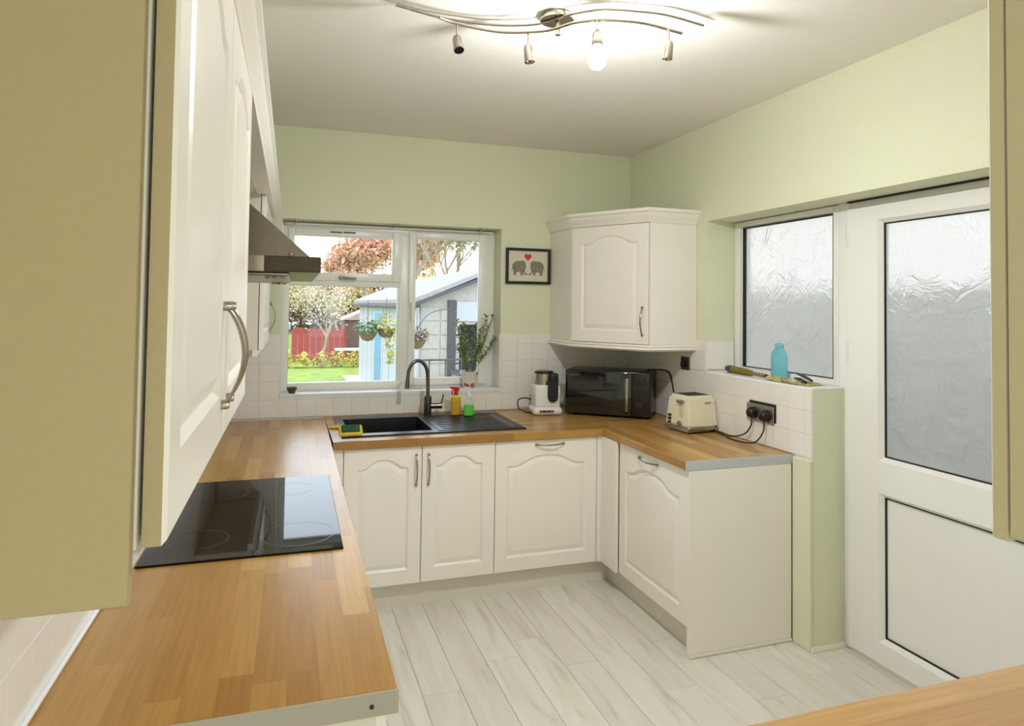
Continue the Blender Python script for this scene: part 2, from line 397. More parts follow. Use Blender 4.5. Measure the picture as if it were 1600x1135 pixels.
# tiles, 107 mm squares, one object each
TS = 0.107; tg = 0.0008
def tile_mesh(w, h):
    bm = B(); box(bm, 0, -0.007, 0, w-tg, 0.0, h-tg, 0.0008, 1)
    bmesh.ops.recalc_face_normals(bm, faces=bm.faces[:])
    me = bpy.data.meshes.new('tile'); bm.to_mesh(me); bm.free(); me.materials.append(M_tile); return me
TM = {}
def tiles(parent, u0, u1, z0, z1, place, rz, skip=None):
    z = z0
    while z < z1-0.01:
        h = min(TS, z1-z); u = u0
        while u < u1-0.01:
            w = min(TS, u1-u)
            segs = [(u, z, w, h)]
            if skip:
                a0, b0, a1, b1 = skip
                if u+w > a0 and u < a1 and z+h > b0 and z < b1:
                    segs = []
                    if z < b0-0.01: segs.append((u, z, w, b0-z))
                    hh = z+h-max(z, b0); zz = max(z, b0)
                    if u < a0-0.01: segs.append((u, zz, a0-u, hh))
                    if u+w > a1+0.01: segs.append((a1, zz, u+w-a1, hh))
            for (a, b, ww, h2) in segs:
                if ww < 0.012 or h2 < 0.012: continue
                k = (round(ww, 3), round(h2, 3))
                if k not in TM: TM[k] = tile_mesh(ww, h2)
                o = bpy.data.objects.new('tile', TM[k]); COL.objects.link(o); o.parent = parent
                o.location = place(a, b); o.rotation_euler = (0, 0, rz)
            u += TS
        z += TS
ZT = 1.36
tiles(wall_back, 0.02, XR, WT+0.004, ZT, lambda u, z: (u, YW-0.004, z), 0, (WX0-0.002, WZ0, WX1, 3))
tiles(wall_right, 0.0, 1.566+YW, WT+0.004, ZT, lambda u, z: (XR-0.004, YW-u, z), R(-90), (0.742+YW, 1.186, 9, 3))
tiles(wall_left, -3.05, YW-0.02, WT+0.010, ZT+0.05, lambda u, z: (0.004, u, z), R(90))
def adhesive(parent, x0, y0, z0, x1, y1, z1):
    bm = B(); box(bm, x0, y0, z0, x1, y1, z1); o = link('grout', bm, M_grout, parent); o['kind'] = 'stuff'
adhesive(wall_back, 0.02, YW-0.0055, WT-0.02, WX0-0.002, YW, ZT); adhesive(wall_back, WX0-0.002, YW-0.0055, WT-0.02, WX1, YW, WZ0); adhesive(wall_back, WX1, YW-0.0055, WT-0.02, XR, YW, ZT)
adhesive(wall_right, XR-0.0055, -0.742, WT-0.02, XR, YW-0.006, ZT); adhesive(wall_right, XR-0.0055, -1.566, WT-0.02, XR, -0.742, 1.186)
adhesive(wall_left, 0.0, -3.05, WT-0.02, 0.0055, YW-0.04, ZT+0.05)
# tiled lower half of the window reveals
bm = B(); box(bm, WX1-0.007, YW, WZ0+0.014, WX1, YW+0.148, ZT, 0.0015, 1); link('reveal_tile', bm, M_tile, wall_back)
bm = B(); box(bm, XR, -0.742, 1.20, FX-0.004, -0.749, ZT, 0.0015, 1); link('reveal_tile', bm, M_tile, wall_right)
# white strip sealing the left worktop to the wall
bm = B(); box(bm, 0.007, -2.848, WT, 0.022, YW-0.05, WT+0.012, 0.004, 1); s = struct('trim_1', bm, M_sill, frame='L')
# beads at the foot of the pier and the end panel
bm = B(); mitred(bm, [(FX-0.01, -1.566), (XR, -1.566), (XR, -1.47)], [(0, 0), (-0.0, 0.02), (-0.008, 0.018), (-0.016, 0.006), (-0.016, 0)])
struct('baseboard_right', bm, M_side)
bm = B(); box(bm, XR-0.022, -1.566, 0, XR-0.0, -1.456, 0.86, 0.003, 1); struct('trim_2', bm, M_wall)

# ------------------------------------------------------------------ windows and door
FY = YW+0.15
def ring(bm, u0, v0, u1, v1, w, t0, t1, place, bev=0.004):
    """rectangular frame made of four mitre-less members"""
    wl, wb, wr, wt = w if isinstance(w, tuple) else (w,)*4
    for a in ((u0, v0, u0+wl, v1), (u1-wr, v0, u1, v1), (u0+wl, v0, u1-wr, v0+wb), (u0+wl, v1-wt, u1-wr, v1)):
        p = place(a[0], a[1], t0); q = place(a[2], a[3], t1); box(bm, *p, *q, bev, 2)
    return bm
PB = lambda u, v, t: (u, t, v)          # back wall plane, t = y
PR = lambda u, v, t: (t, u, v)          # right wall plane, t = x
bm = B()
fx0, fx1, fz0, fz1 = 0.346, 1.719, 0.997, 2.059
ring(bm, fx0, fz0, fx1, fz1, (0.045, 0.056, 0.069, 0.056), FY, FY+0.065, PB); box(bm, 1.065, FY, fz0+0.056, 1.150, FY+0.065, fz1-0.056, 0.004)
box(bm, fx0+0.045, FY, 1.660, 1.065, FY+0.065, 1.715, 0.004)
window_1 = struct('window_1', bm, M_upvc, 30)
bm = B(); ring(bm, 0.378, 1.695, 1.080, 2.018, (0.040, 0.050, 0.058, 0.045), FY-0.014, FY+0.03, PB, 0.005); vs_ = link('top_sash', bm, M_upvc, window_1, 30)
bm = B(); ring(bm, 1.132, 1.022, 1.668, 2.030, (0.045, 0.050, 0.058, 0.045), FY-0.014, FY+0.03, PB, 0.005); cs_ = link('casement_sash', bm, M_upvc, window_1, 30)
def pane(p0, p1, mat_, parent, name='pane'):
    bm = B(); box(bm, *p0, *p1); return link(name, bm, mat_, parent)
pane((0.415, FY+0.012, 1.740), (1.025, FY+0.016, 1.975), M_glass, vs_)
pane((1.175, FY+0.012, 1.070), (1.612, FY+0.016, 1.987), M_glass, cs_)
pane((0.388, FY+0.030, 1.050), (1.068, FY+0.034, 1.664), M_glass, window_1)
bm = B(); ring(bm, 1.172, 1.068, 1.615, 1.990, 0.005, FY+0.004, FY+0.012, PB, 0); link('gasket', bm, M_gasket, cs_)
bm = B(); ring(bm, 0.388, 1.050, 1.068, 1.664, 0.004, FY+0.022, FY+0.030, PB, 0); link('gasket', bm, M_gasket, window_1)
bm = B(); ring(bm, 0.412, 1.738, 1.028, 1.978, 0.004, FY+0.004, FY+0.012, PB, 0); link('gasket', bm, M_gasket, vs_)
# trickle vent slots in the head of the top light
for k in range(2):
    bm = B(); box(bm, 0.628+k*0.083, FY-0.0165, 1.9985, 0.702+k*0.083, FY-0.0142, 2.006); link('trickle_vent', bm, M_gasket, vs_)
def win_handle(parent, x, y, z, vertical, L=0.11):
    bm = B()
    if vertical:
        box(bm, x-0.012, y-0.012, z-0.03, x+0.012, y, z+0.03, 0.004); tube(bm, [(x, y-0.008, z), (x, y-0.035, z), (x, y-0.042, z-0.02), (x, y-0.042, z-L)], 0.008, 10, flat=0.8)
    else:
        box(bm, x-0.03, y-0.012, z-0.011, x+0.03, y, z+0.011, 0.004); tube(bm, [(x, y-0.008, z), (x, y-0.03, z), (x+0.02, y-0.036, z-0.003), (x+L*0.7, y-0.036, z-0.006)], 0.007, 10)
    link('window_handle', bm, M_chrome if not vertical else M_upvc, parent, 40)
win_handle(vs_, 0.715, FY-0.014, 1.715, False); win_handle(cs_, 1.150, FY-0.014, 1.56, True)
bm = B(); box(bm, WX0+0.001, YW-0.012, 0.985, WX1-0.001, FY+0.0, 1.008, 0.004); window_sill = link('window_sill', bm, M_sill, window_1, 30)
bm = B(); box(bm, WX0, FY+0.066, 0.955, WX1, YW+0.40, 0.995, 0.004); link('outer_sill', bm, M_sill, window_1, 30)

# right hand window (frosted), same frame run as the back door
bm = B()
ring(bm, -1.53, 1.190, -0.745, 2.052, (0.035, 0.025, 0.05, 0.03), FX, FX+0.06, PR)
window_2 = struct('window_2', bm, M_upvc, 30)
bm = B(); ring(bm, -1.495, 1.214, -0.797, 2.026, (0.010, 0.010, 0.014, 0.010), FX+0.012, FX+0.045, PR, 0.003); bd = link('glazing_bead', bm, M_upvc, window_2, 30)
bm = B(); ring(bm, -1.487, 1.222, -0.812, 2.018, (0.002, 0.002, 0.007, 0.007), FX+0.008, FX+0.03, PR, 0); link('gasket', bm, M_gasket, bd)
pane((FX+0.028, -1.487, 1.222), (FX+0.034, -0.812, 2.018), M_frost, window_2)
bm = B(); box(bm, XR-0.006, -1.568, 1.182, FX+0.0, -0.744, 1.1905, 0.002, 1); link('sill_tile', bm, M_sill, window_2)
# door frame and leaf
DY0, DY1 = -2.62, -1.566
bm = B()
box(bm, FX, -1.60, 0.0, FX+0.06, -1.53, 2.056, 0.003); box(bm, FX, DY0, 0.0, FX+0.06, DY0+0.035, 2.056, 0.003)
box(bm, FX, DY0+0.035, 2.020, FX+0.06, -1.60, 2.056, 0.003); box(bm, FX-0.004, DY0+0.035, 0.0, FX+0.06, -1.60, 0.022, 0.003)
door_1 = struct('door_1', bm, M_upvc, 30)
LY0, LY1 = DY0+0.037, -1.602
gy0, gy1 = LY0+0.165, LY1-0.165
bm = B(); holes = [(gy0, 0.895, gy1, 1.955), (gy0, 0.115, gy1, 0.755)]
leaf = link('door_leaf', holed((LY0, LY1), (0.024, 2.018), holes, FX-0.016, FX+0.05, PR), M_upvc, door_1)
for (z0, z1) in ((0.895, 1.955), (0.115, 0.755)):
    bm = B()
    # sloping glazing bead
    o0 = [(gy0, z0), (gy1, z0), (gy1, z1), (gy0, z1)]; d = 0.016
    i0 = [(gy0+d, z0+d), (gy1-d, z0+d), (gy1-d, z1-d), (gy0+d, z1-d)]
    A = [bm.verts.new((FX-0.0155, u, v)) for u, v in o0]; C = [bm.verts.new((FX+0.004, u, v)) for u, v in i0]; D = [bm.verts.new((FX+0.03, u, v)) for u, v in i0]; E_ = [bm.verts.new((FX+0.03, u, v)) for u, v in o0]
    for X_, Y_ in ((A, C), (C, D), (D, E_), (E_, A)):
        for k in range(4): bm.faces.new((X_[k], X_[(k+1) % 4], Y_[(k+1) % 4], Y_[k]))
    link('glazing_bead', bm, M_upvc, leaf)
    bm = B(); ring(bm, gy0+d, z0+d, gy1-d, z1-d, 0.006, FX+0.005, FX+0.012, PR, 0); link('gasket', bm, M_gasket, leaf)
pane((FX+0.012, gy0+0.016, 0.911), (FX+0.018, gy1-0.016, 1.939), M_frost, leaf)
pane((FX+0.012, gy0+0.016, 0.131), (FX+0.030, gy1-0.016, 0.739), M_upvc, leaf, 'lower_panel')
for z in (0.17, 0.70, 1.36, 1.90):
    bm = B(); box(bm, FX-0.014, -1.612, z-0.045, FX-0.0005, -1.586, z+0.045, 0.004); tube(bm, [(FX-0.012, -1.600, z-0.05), (FX-0.012, -1.600, z+0.05)], 0.008, 10); link('hinge', bm, M_white, door_1, 40)
bm = B(); box(bm, FX-0.022, LY0+0.05, 0.93, FX-0.016, LY0+0.085, 1.16, 0.003); tube(bm, [(FX-0.02, LY0+0.067, 1.08), (FX-0.06, LY0+0.067, 1.08), (FX-0.065, LY0+0.09, 1.08), (FX-0.06, LY0+0.19, 1.08)], 0.009, 10); link('door_handle', bm, M_white, leaf, 40)
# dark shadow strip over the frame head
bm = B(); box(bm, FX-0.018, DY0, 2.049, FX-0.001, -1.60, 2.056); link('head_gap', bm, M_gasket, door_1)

# ------------------------------------------------------------------ cabinet parts
def arch_outline(w, h, mx, mb, mt, rise, n=28):
    """panel outline of a cathedral door: list of (x, z), counter-clockwise from bottom left"""
    x0, x1 = mx, w-mx; zb = mb; zs = h-mt-rise; pts = []
    nb = 10; ns = 10
    for k in range(nb): pts.append((x0+(x1-x0)*k/nb, zb))
    for k in range(ns): pts.append((x1, zb+(zs-zb)*k/ns))
    for k in range(n+1):
        t = 1-2*k/n; a = abs(t); x = (x0+x1)/2+t*(x1-x0)/2
        if a > 0.84: z = zs
        else:
            q = a/0.84; z = zs+rise*(0.5+0.5*math.cos(math.pi*q**1.5))
        pts.append((x, z))
    for k in range(1, ns): pts.append((x0, zs+(zb-zs)*k/ns))
    return pts
def arched_door(w, h, t=0.020, mx=0.068, mb=0.075, mt=0.062, rise=0.045, gap=0.0015):
    bm = B(); P = arch_outline(w, h, mx, mb, mt, rise); cx, cz = w/2, (mb+h-mt)/2
    hw, hh = (w-2*mx)/2, (h-mt-mb)/2
    def off(d): return [(cx+(x-cx)*(hw-d)/hw, cz+(z-cz)*(hh-d)/hh) for x, z in P]
    def rect(g):
        out = []; x0, x1, z0, z1 = g, w-g, g, h-g
        for x, z in P:
            dx, dz = x-cx, z-cz
            # map to rectangle: same relative position on its side
            u = (x-mx)/(w-2*mx); v = (z-mb)/(h-mt-mb)
            if abs(z-mb) < 1e-6: out.append((x0+(x1-x0)*u, z0))
            elif abs(x-(w-mx)) < 1e-6 and z < h-mt-rise-1e-6: out.append((x1, z0+(z1-z0)*(z-mb)/(h-mt-rise-mb)))
            elif abs(x-mx) < 1e-6 and z < h-mt-rise-1e-6: out.append((x0, z0+(z1-z0)*(z-mb)/(h-mt-rise-mb)))
            else: out.append((x0+(x1-x0)*u, z1))
        return out
    loops = [([(x, z) for x, z in rect(gap)], 0.0), (rect(gap), -t+0.004), (rect(gap+0.004), -t), (P, -t), (off(0.005), -t+0.004), (off(0.010), -t+0.0100), (off(0.016), -t+0.0090), (off(0.032), -t+0.001), (off(0.038), -t+0.0005)]
    rings = [[bm.verts.new((x, y, z)) for x, z in L] for L, y in loops]; n = len(P)
    for q, s in zip(rings, rings[1:]):
        for k in range(n): bm.faces.new((q[k], q[(k+1) % n], s[(k+1) % n], s[k]))
    bm.faces.new(rings[-1]); bm.faces.new(rings[0][::-1]); return bm
def bow_handle(parent, x, z0, z1, t=0.020, horiz=False, r=0.0048, bulge=0.028):
    bm = B(); n = 14; pts = []
    for k in range(n+1):
        s = k/n; d = math.sin(math.pi*s)**0.75*bulge
        a = z0+(z1-z0)*s
        pts.append((a, -t-0.003-d, z_h) if False else ((a, -t-0.003-d, x) if horiz else (x, -t-0.003-d, a)))
    tube(bm, pts, r, 10, up=((0, 0, 1) if horiz else (1, 0, 0)), flat=0.6)
    for a in (z0, z1):
        p = (a, -t-0.006, x) if horiz else (x, -t-0.006, a)
        lathe(bm, [(0.0075, 0.008), (0.0075, 0.0), (0.006, -0.006)], (p[0], p[1], p[2]), 12, axis=(0, 1, 0))
    return link('handle', bm, M_chrome, parent, 50)
def door(T, loc, rz, w, h, handle=None, edge=None, **kw):
    """handle: (kind, x, a, b)"""
    v = Vector(loc)-ORG[T]
    big = w > 0.48
    d = link('door', arched_door(w, h, **kw), M_door, T, 35, v, rz)
    if edge:                                    # shade painted onto the door edges; same vinyl as the fronts
        d.data.materials.append(edge)
        for f_ in d.data.polygons:
            if abs(f_.normal.y) < 0.5 and (f_.center.x < 0.003 or f_.center.x > w-0.003 or f_.center.z < 0.003): f_.material_index = 1
    if handle:
        k, x, a, b = handle; bow_handle(d, x, a, b, horiz=(k == 'h'), r=handle[3] and 0.0048)
    return d

# ------------------------------------------------------------------ base units, back run
DZ0, DZ1 = 0.122, 0.824; DF = -0.58   # back face of doors
T = thing('sink_base_cabinet', 'white double base cabinet with two arched doors under the black sink', 'cabinet', (1.056, -0.29, 0))
bm = B(); box(bm, 0.664, DF, DZ0, 0.682, 0.15, 0.824); box(bm, 1.430, DF, DZ0, 1.448, 0.15, 0.824); box(bm, 0.682, DF, DZ0, 1.430, 0.15, DZ0+0.018); box(bm, 0.682, 0.13, DZ0+0.018, 1.430, 0.15, 0.62)
part('carcass', bm, M_side, T)
part('filler', box(B(), 0.593, -0.600, DZ0, 0.6585, -0.582, DZ1, 0.0015, 1), M_door, T)
door(T, (0.660, DF, DZ0), 0, 0.396, DZ1-DZ0, ('v', 0.366, 0.502, 0.655))
door(T, (1.056, DF, DZ0), 0, 0.396, DZ1-DZ0, ('v', 0.034, 0.502, 0.655))
for xx in (0.72, 1.40):
    bm = B(); lathe(bm, [(0.02, 0), (0.016, 0.02), (0.016, DZ0)], (xx, -0.4, 0), 12); part('foot', bm, M_black, T, 40)
T = thing('integrated_dishwasher', 'wide white integrated appliance door with horizontal handle, right of the sink doors', 'dishwasher', (1.752, -0.29, 0))
bm = B(); box(bm, 1.456, DF, 0.122, 2.048, 0.02, 0.826); part('body', bm, M_side, T)
door(T, (1.452, DF, DZ0), 0, 0.600, DZ1-DZ0, ('h', 0.672, 0.232, 0.392), mt=0.085, rise=0.052)
for xx in (1.52, 1.98):
    bm = B(); lathe(bm, [(0.02, 0), (0.016, 0.02), (0.016, DZ0)], (xx, -0.4, 0), 12); part('foot', bm, M_black, T, 40)
T = thing('corner_post', 'narrow white corner filler post between the two lower cupboard runs', 'corner post', (2.075, -0.6, 0.122))
bm = B(); box(bm, 2.053, -0.600, 0.122, 2.097, -0.582, 0.824, 0.002, 1); part('post', bm, M_door, T)
bm = B(); box(bm, 2.079, -0.775, 0.122, 2.097, -0.601, 0.824, 0.002, 1); part('filler', bm, M_door, T)
bm = B(); box(bm, 0.60, -0.55, 0, 2.149, -0.534, 0.120)
tag(link('plinth', bm, M_side), 'cream plinth board below the sink and dishwasher doors', 'plinth')
# right run
XD = XR-0.596+0.02
T = thing('integrated_fridge', 'white integrated appliance door facing left on the right run, beside the end panel', 'fridge', (2.4, -1.1, 0))
bm = B(); box(bm, XD+0.021, -1.428, 0.122, XR-0.03, -0.70, 0.826); part('body', bm, M_side, T)
door(T, (XD+0.020, -0.778, DZ0), R(-90), 0.655, DZ1-DZ0, ('h', 0.666, 0.225, 0.400), mt=0.085, rise=0.052)
for yy in (-0.9, -1.35):
    bm = B(); lathe(bm, [(0.02, 0), (0.016, 0.02), (0.016, DZ0)], (2.35, yy, 0), 12); part('foot', bm, M_black, T, 40)
bm = B(); box(bm, 2.149, -1.434, 0, 2.165, -0.534, 0.120)
tag(link('plinth', bm, M_side), 'cream plinth board under the right appliance door', 'plinth')
T = thing('end_panel', 'plain white full-height end panel closing the right cupboard run', 'panel', (2.38, -1.445, 0))
bm = B(); box(bm, XD-0.006, -1.453, 0.0, XR-0.0225, -1.436, 0.824, 0.0015, 1); part('board', bm, M_door, T)
bm = B(); box(bm, XD-0.004, -1.463, 0.0, XR-0.024, -1.4535, 0.014, 0.004, 2); part('bead', bm, M_side, T)

# ------------------------------------------------------------------ worktops
WB = WT-0.040
T = thing('worktop', 'long beech-effect worktop on the left carrying the hob, with a grey end strip', 'worktop', (0.3, -1.3, WB), 'L')
part('slab', box(B(), 0.007, -2.838, WB, 0.606, YW-0.045, WT, 0.003, 2), M_woodY, T)
part('end_strip', box(B(), 0.004, -2.843, WB-0.001, 0.607, -2.8385, WT+0.0005, 0.001, 1), M_edge, T)
bm = B(); lathe(bm, [(0.0, 0.0), (0.004, 0.0), (0.004, 0.002), (0.0, 0.0025)], (0.560, -2.8435, WB+0.018), 10, axis=(0, -1, 0)); part('screw', bm, M_black, T)
SX0, SX1, SY0, SY1 = 0.655, 1.655, -0.520, 0.090
T = thing('worktop', 'beech-effect worktop under the window with the black sink let into it', 'worktop', (1.64, -0.3, WB))
bm = holed((0.6075, XR-0.007), (-0.618, YW-0.009), [(SX0+0.012, SY0+0.012, SX1-0.012, SY1-0.012)], WB, WT, lambda u, v, t: (u, v, t))
part('slab', bm, M_woodX, T)
T = thing('worktop', 'short beech-effect worktop on the right below the frosted window, silver-edged at its end', 'worktop', (2.38, -1.0, WB))
part('slab', box(B(), XR-0.596, -1.448, WB, XR-0.007, -0.6195, WT, 0.003, 2), M_woodY, T)
part('end_strip', box(B(), XR-0.598, -1.4535, WB-0.001, XR-0.006, -1.4485, WT+0.001, 0.001, 1), M_greyedge, T)
T = thing('worktop', 'oak worktop in the bottom right corner nearest the viewer', 'worktop', (1.85, -3.45, WB))
part('slab', box(B(), 1.085, -3.855, WB, XR-0.004, -3.122, WT, 0.004, 2), M_oak, T)
T = thing('base_cabinet', 'white base cabinet under the nearest oak worktop', 'cabinet', (1.9, -3.5, 0))
part('carcass', box(B(), 1.10, -3.85, 0.12, XR-0.01, -3.162, WB-0.001), M_side, T)
part('kickboard', box(B(), 1.12, -3.84, 0.0, XR-0.01, -3.21, 0.12), M_side, T)
for k in range(3): door(T, (1.102+(3-k)*0.52, -3.162, DZ0), R(180), 0.52, WB-0.004-DZ0, ('v', 0.48 if k % 2 else 0.04, 0.5, 0.65))
# left base units (under the hob worktop)
lefts = [(-2.826, 0.5), (-2.325, 0.88), (-1.444, 0.83)]
lbl = ['white base cabinet at the near end of the left worktop', 'white base cabinet directly under the hob', 'white base cabinet between the hob and the sink corner']
for (y0, w), lb in zip(lefts, lbl):
    T = thing('base_cabinet', lb, 'cabinet', (0.3, y0+w/2, 0), 'L')
    part('carcass', box(B(), 0.01, y0, 0.12, 0.570, y0+w, WB-0.001), M_side, T)
    part('kickboard', box(B(), 0.03, y0, 0.0, 0.53, y0+w, 0.12), M_side, T)
    nd = 1 if w < 0.6 else 2
    for k in range(nd): door(T, (0.570, y0+k*w/nd, DZ0), R(90), w/nd, 0.70, ('v', (w/nd-0.035 if k == 0 else 0.035), 0.5, 0.65))

# ------------------------------------------------------------------ left wall cupboards
CX = 0.309; CZ0, CZ1 = 1.332, 2.056
def wall_cab(y0, y1, cx, doors, label, edge=None):
    T = thing('wall_cabinet', label, 'wall cabinet', (0.0, (y0+y1)/2, CZ0), 'L')
    part('carcass', box(B(), 0.007, y0+0.0005, CZ0, cx-0.024, y1, CZ1), M_side, T)
    w = (y1-y0)/doors
    for k in range(doors):
        hz = None
        if doors == 2: hx = (w-0.045) if k == 0 else 0.040
        else: hx = w-0.045
        door(T, (cx-0.020, y0+k*w, CZ0), R(90), w, CZ1-CZ0, ('v', hx, 0.060, 0.215), edge=edge)
    return T
Tn = wall_cab(-3.390, -2.35, CX, 2, 'large white double wall cupboard nearest the viewer on the left, before the extractor hood', M_shaded)
part('end_panel', box(B(), 0.006, -3.406, 1.290, CX-0.026, -3.390, CZ1, 0.001, 1), M_shaded, Tn)
bm = B(); mitred(bm, [(CX-0.045, -2.352), (CX-0.045, -3.390)], [(0.0, CZ0-0.001), (-0.012, CZ0-0.001), (-0.02, CZ0-0.010), (-0.012, CZ0-0.018), (-0.004, CZ0-0.042), (0.016, CZ0-0.042), (0.016, CZ0-0.001)])
part('pelmet', bm, M_door, Tn, 30)
Tf = wall_cab(-0.72, 0.12, 0.283, 1, 'small white wall cupboard beyond the extractor hood, beside the window')
bm = B(); mitred(bm, [(0.283-0.03, 0.10), (0.283-0.03, -0.72)], [(0.0, CZ0-0.001), (-0.012, CZ0-0.001), (-0.02, CZ0-0.010), (-0.012, CZ0-0.018), (-0.004, CZ0-0.030), (0.016, CZ0-0.030), (0.016, CZ0-0.001)])
part('pelmet', bm, M_door, Tf, 30)
CORN = [(0.0, 0.0), (0.006, 0.0), (0.010, 0.010), (0.026, 0.026), (0.030, 0.040), (0.040, 0.048), (0.040, 0.060), (-0.06, 0.060), (-0.06, 0.0)]
T = thing('cornice', 'long white cornice moulding along the top of the left wall cupboards', 'cornice', (0.3, -1.6, CZ1), 'L')
bm = B(); mitred(bm, [(0.295, 0.12), (0.307, -3.410)][::-1], [(o, CZ1+z) for o, z in CORN]); part('moulding', bm, M_door, T, 30)
part('bridging_board', box(B(), 0.007, -2.349, CZ1, 0.24, -0.722, CZ1+0.018), M_side, T)

# extractor hood
T = thing('extractor_hood', 'brushed steel pyramid extractor hood above the hob', 'extractor hood', (0.0, -1.69, 1.634), 'L')
hy0, hy1 = -2.12, -1.24; hx = 0.484
part('lip', box(B(), 0.007, hy0, 1.638, hx, hy1, 1.681, 0.002, 1), M_hdark, T)
part('lip_reflection', box(B(), 0.10, hy0-0.0015, 1.6385, 0.335, hy0+0.001, 1.6805), M_chrome, T)  # lighter plate standing in for a reflection along the lip
bm = B()
b_ = [(0.007, hy0+0.004, 1.681), (hx-0.03, hy0+0.004, 1.681), (hx-0.03, hy1-0.004, 1.681), (0.007, hy1-0.004, 1.681)]
t_ = [(0.007, -1.83, 1.965), (0.255, -1.83, 1.965), (0.255, -1.55, 1.965), (0.007, -1.55, 1.965)]
# sloped faces: straight-sided canopy, near side vertical so its profile reads as a triangle
t_ = [(0.007, hy0+0.02, 1.985), (0.11, hy0+0.02, 1.985), (0.11, hy1-0.02, 1.985), (0.007, hy1-0.02, 1.985)]
b1 = [bm.verts.new(p) for p in b_]; t1 = [bm.verts.new(p) for p in t_]
bm.faces.new(b1[::-1]); bm.faces.new(t1)
for k in range(4): bm.faces.new((b1[k], b1[(k+1) % 4], t1[(k+1) % 4], t1[k]))
part('canopy', bm, M_hood, T)
part('chimney', box(B(), 0.007, -1.80, 1.986, 0.16, -1.58, CZ1-0.001), M_hood, T)
f = part('filter', box(B(), 0.05, hy0+0.05, 1.628, 0.40, hy1-0.05, 1.638, 0.003, 1), M_steel, T)
for k in range(2):
    bm = B(); lathe(bm, [(0.0, 0.0), (0.025, 0.0), (0.028, 0.006)], (0.36, hy0+0.12+k*0.62, 1.6215), 16); part('lamp', bm, M_chrome, T, 40)
bm = B(); lathe(bm, [(0.006, 0), (0.006, 0.006), (0.0, 0.007)], (0.405, hy0+0.0, 1.684), 10); part('button', bm, M_chrome, T, 40)

# ------------------------------------------------------------------ corner wall cupboard
A_, B_, C_, D_ = (2.070, YW-0.002), (2.070, -0.190), (2.347, -0.640), (XR-0.002, -0.640)
ZB, ZTp = 1.335, 2.045
T = thing('corner_wall_cabinet', 'white five-sided corner wall cupboard with an arched door above the microwave', 'wall cabinet', (2.4, -0.1, ZB-0.03))
nx, ny = -(-0.45), 0.277  # inward-ish of diagonal
Ld = math.hypot(C_[0]-B_[0], C_[1]-B_[1]); ux, uy = (C_[0]-B_[0])/Ld, (C_[1]-B_[1])/Ld; inx, iny = -uy, ux
t = 0.021
b2 = (B_[0], B_[1]+0.0); 
poly = [A_, (B_[0], B_[1]+t/ux*0+0.012), (B_[0]+inx*t, B_[1]+iny*t), (C_[0]+inx*t, C_[1]+iny*t), (C_[0]+0.012, C_[1]), D_, (XR-0.002, YW-0.002)]
bm = B(); prism(bm, poly, ZB, ZTp); part('carcass', bm, M_door, T)
v = Vector((B_[0]+inx*0.020, B_[1]+iny*0.020, ZB)); rz = math.atan2(uy, ux)
door(T, v, rz, Ld, ZTp-ZB, ('v', Ld-0.035, 0.055, 0.215))
bm = B(); mitred(bm, [A_, B_, C_, D_], [(o, ZTp+z*1.35) for o, z in CORN]); part('cornice', bm, M_door, T, 30)
bm = B(); mitred(bm, [A_, B_, C_, D_], [(o, z) for o, z in [(-0.05, ZB-0.001), (0.004, ZB-0.001), (0.010, ZB-0.010), (0.004, ZB-0.018), (0.012, ZB-0.028), (0.004, ZB-0.036), (-0.012, ZB-0.040), (-0.05, ZB-0.036)]]); part('pelmet', bm, M_door, T, 30)
# ------------------------------------------------------------------ nearest cupboard, right edge of the picture
T = thing('wall_cabinet', 'beige-lit wall cupboard cut by the right edge of the photo, nearest the viewer', 'wall cabinet', (1.7, -3.7, 1.30))
cx = 1.128
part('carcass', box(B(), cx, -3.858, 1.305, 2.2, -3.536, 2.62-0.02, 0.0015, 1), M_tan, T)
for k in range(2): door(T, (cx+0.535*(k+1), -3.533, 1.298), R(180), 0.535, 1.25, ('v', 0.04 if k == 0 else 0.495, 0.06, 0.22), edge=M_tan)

# ------------------------------------------------------------------ hob
T = thing('ceramic_hob', 'black glass hob let into the left worktop', 'hob', (0.31, -1.69, WT), 'L')
hbx0, hbx1, hby0, hby1 = 0.040, 0.562, -2.110, -1.272
part('glass_top', box(B(), hbx0, hby0, WT+0.0002, hbx1, hby1, WT+0.006, 0.002, 1), M_glassblack, T)
def ringflat(c, r, w, z, n=48):
    bm = B(); a = [bm.verts.new((c[0]+r*math.cos(2*math.pi*k/n), c[1]+r*math.sin(2*math.pi*k/n), z)) for k in range(n)]
    b = [bm.verts.new((c[0]+(r-w)*math.cos(2*math.pi*k/n), c[1]+(r-w)*math.sin(2*math.pi*k/n), z)) for k in range(n)]
    for k in range(n): bm.faces.new((a[k], a[(k+1) % n], b[(k+1) % n], b[k]))
    return bm
for c, r in (((0.44, -1.96), 0.105), ((0.17, -1.94), 0.08), ((0.42, -1.45), 0.08), ((0.17, -1.45), 0.105)):
    part('cooking_zone_ring', ringflat(c, r, 0.0018, WT+0.0063), M_ring, T)

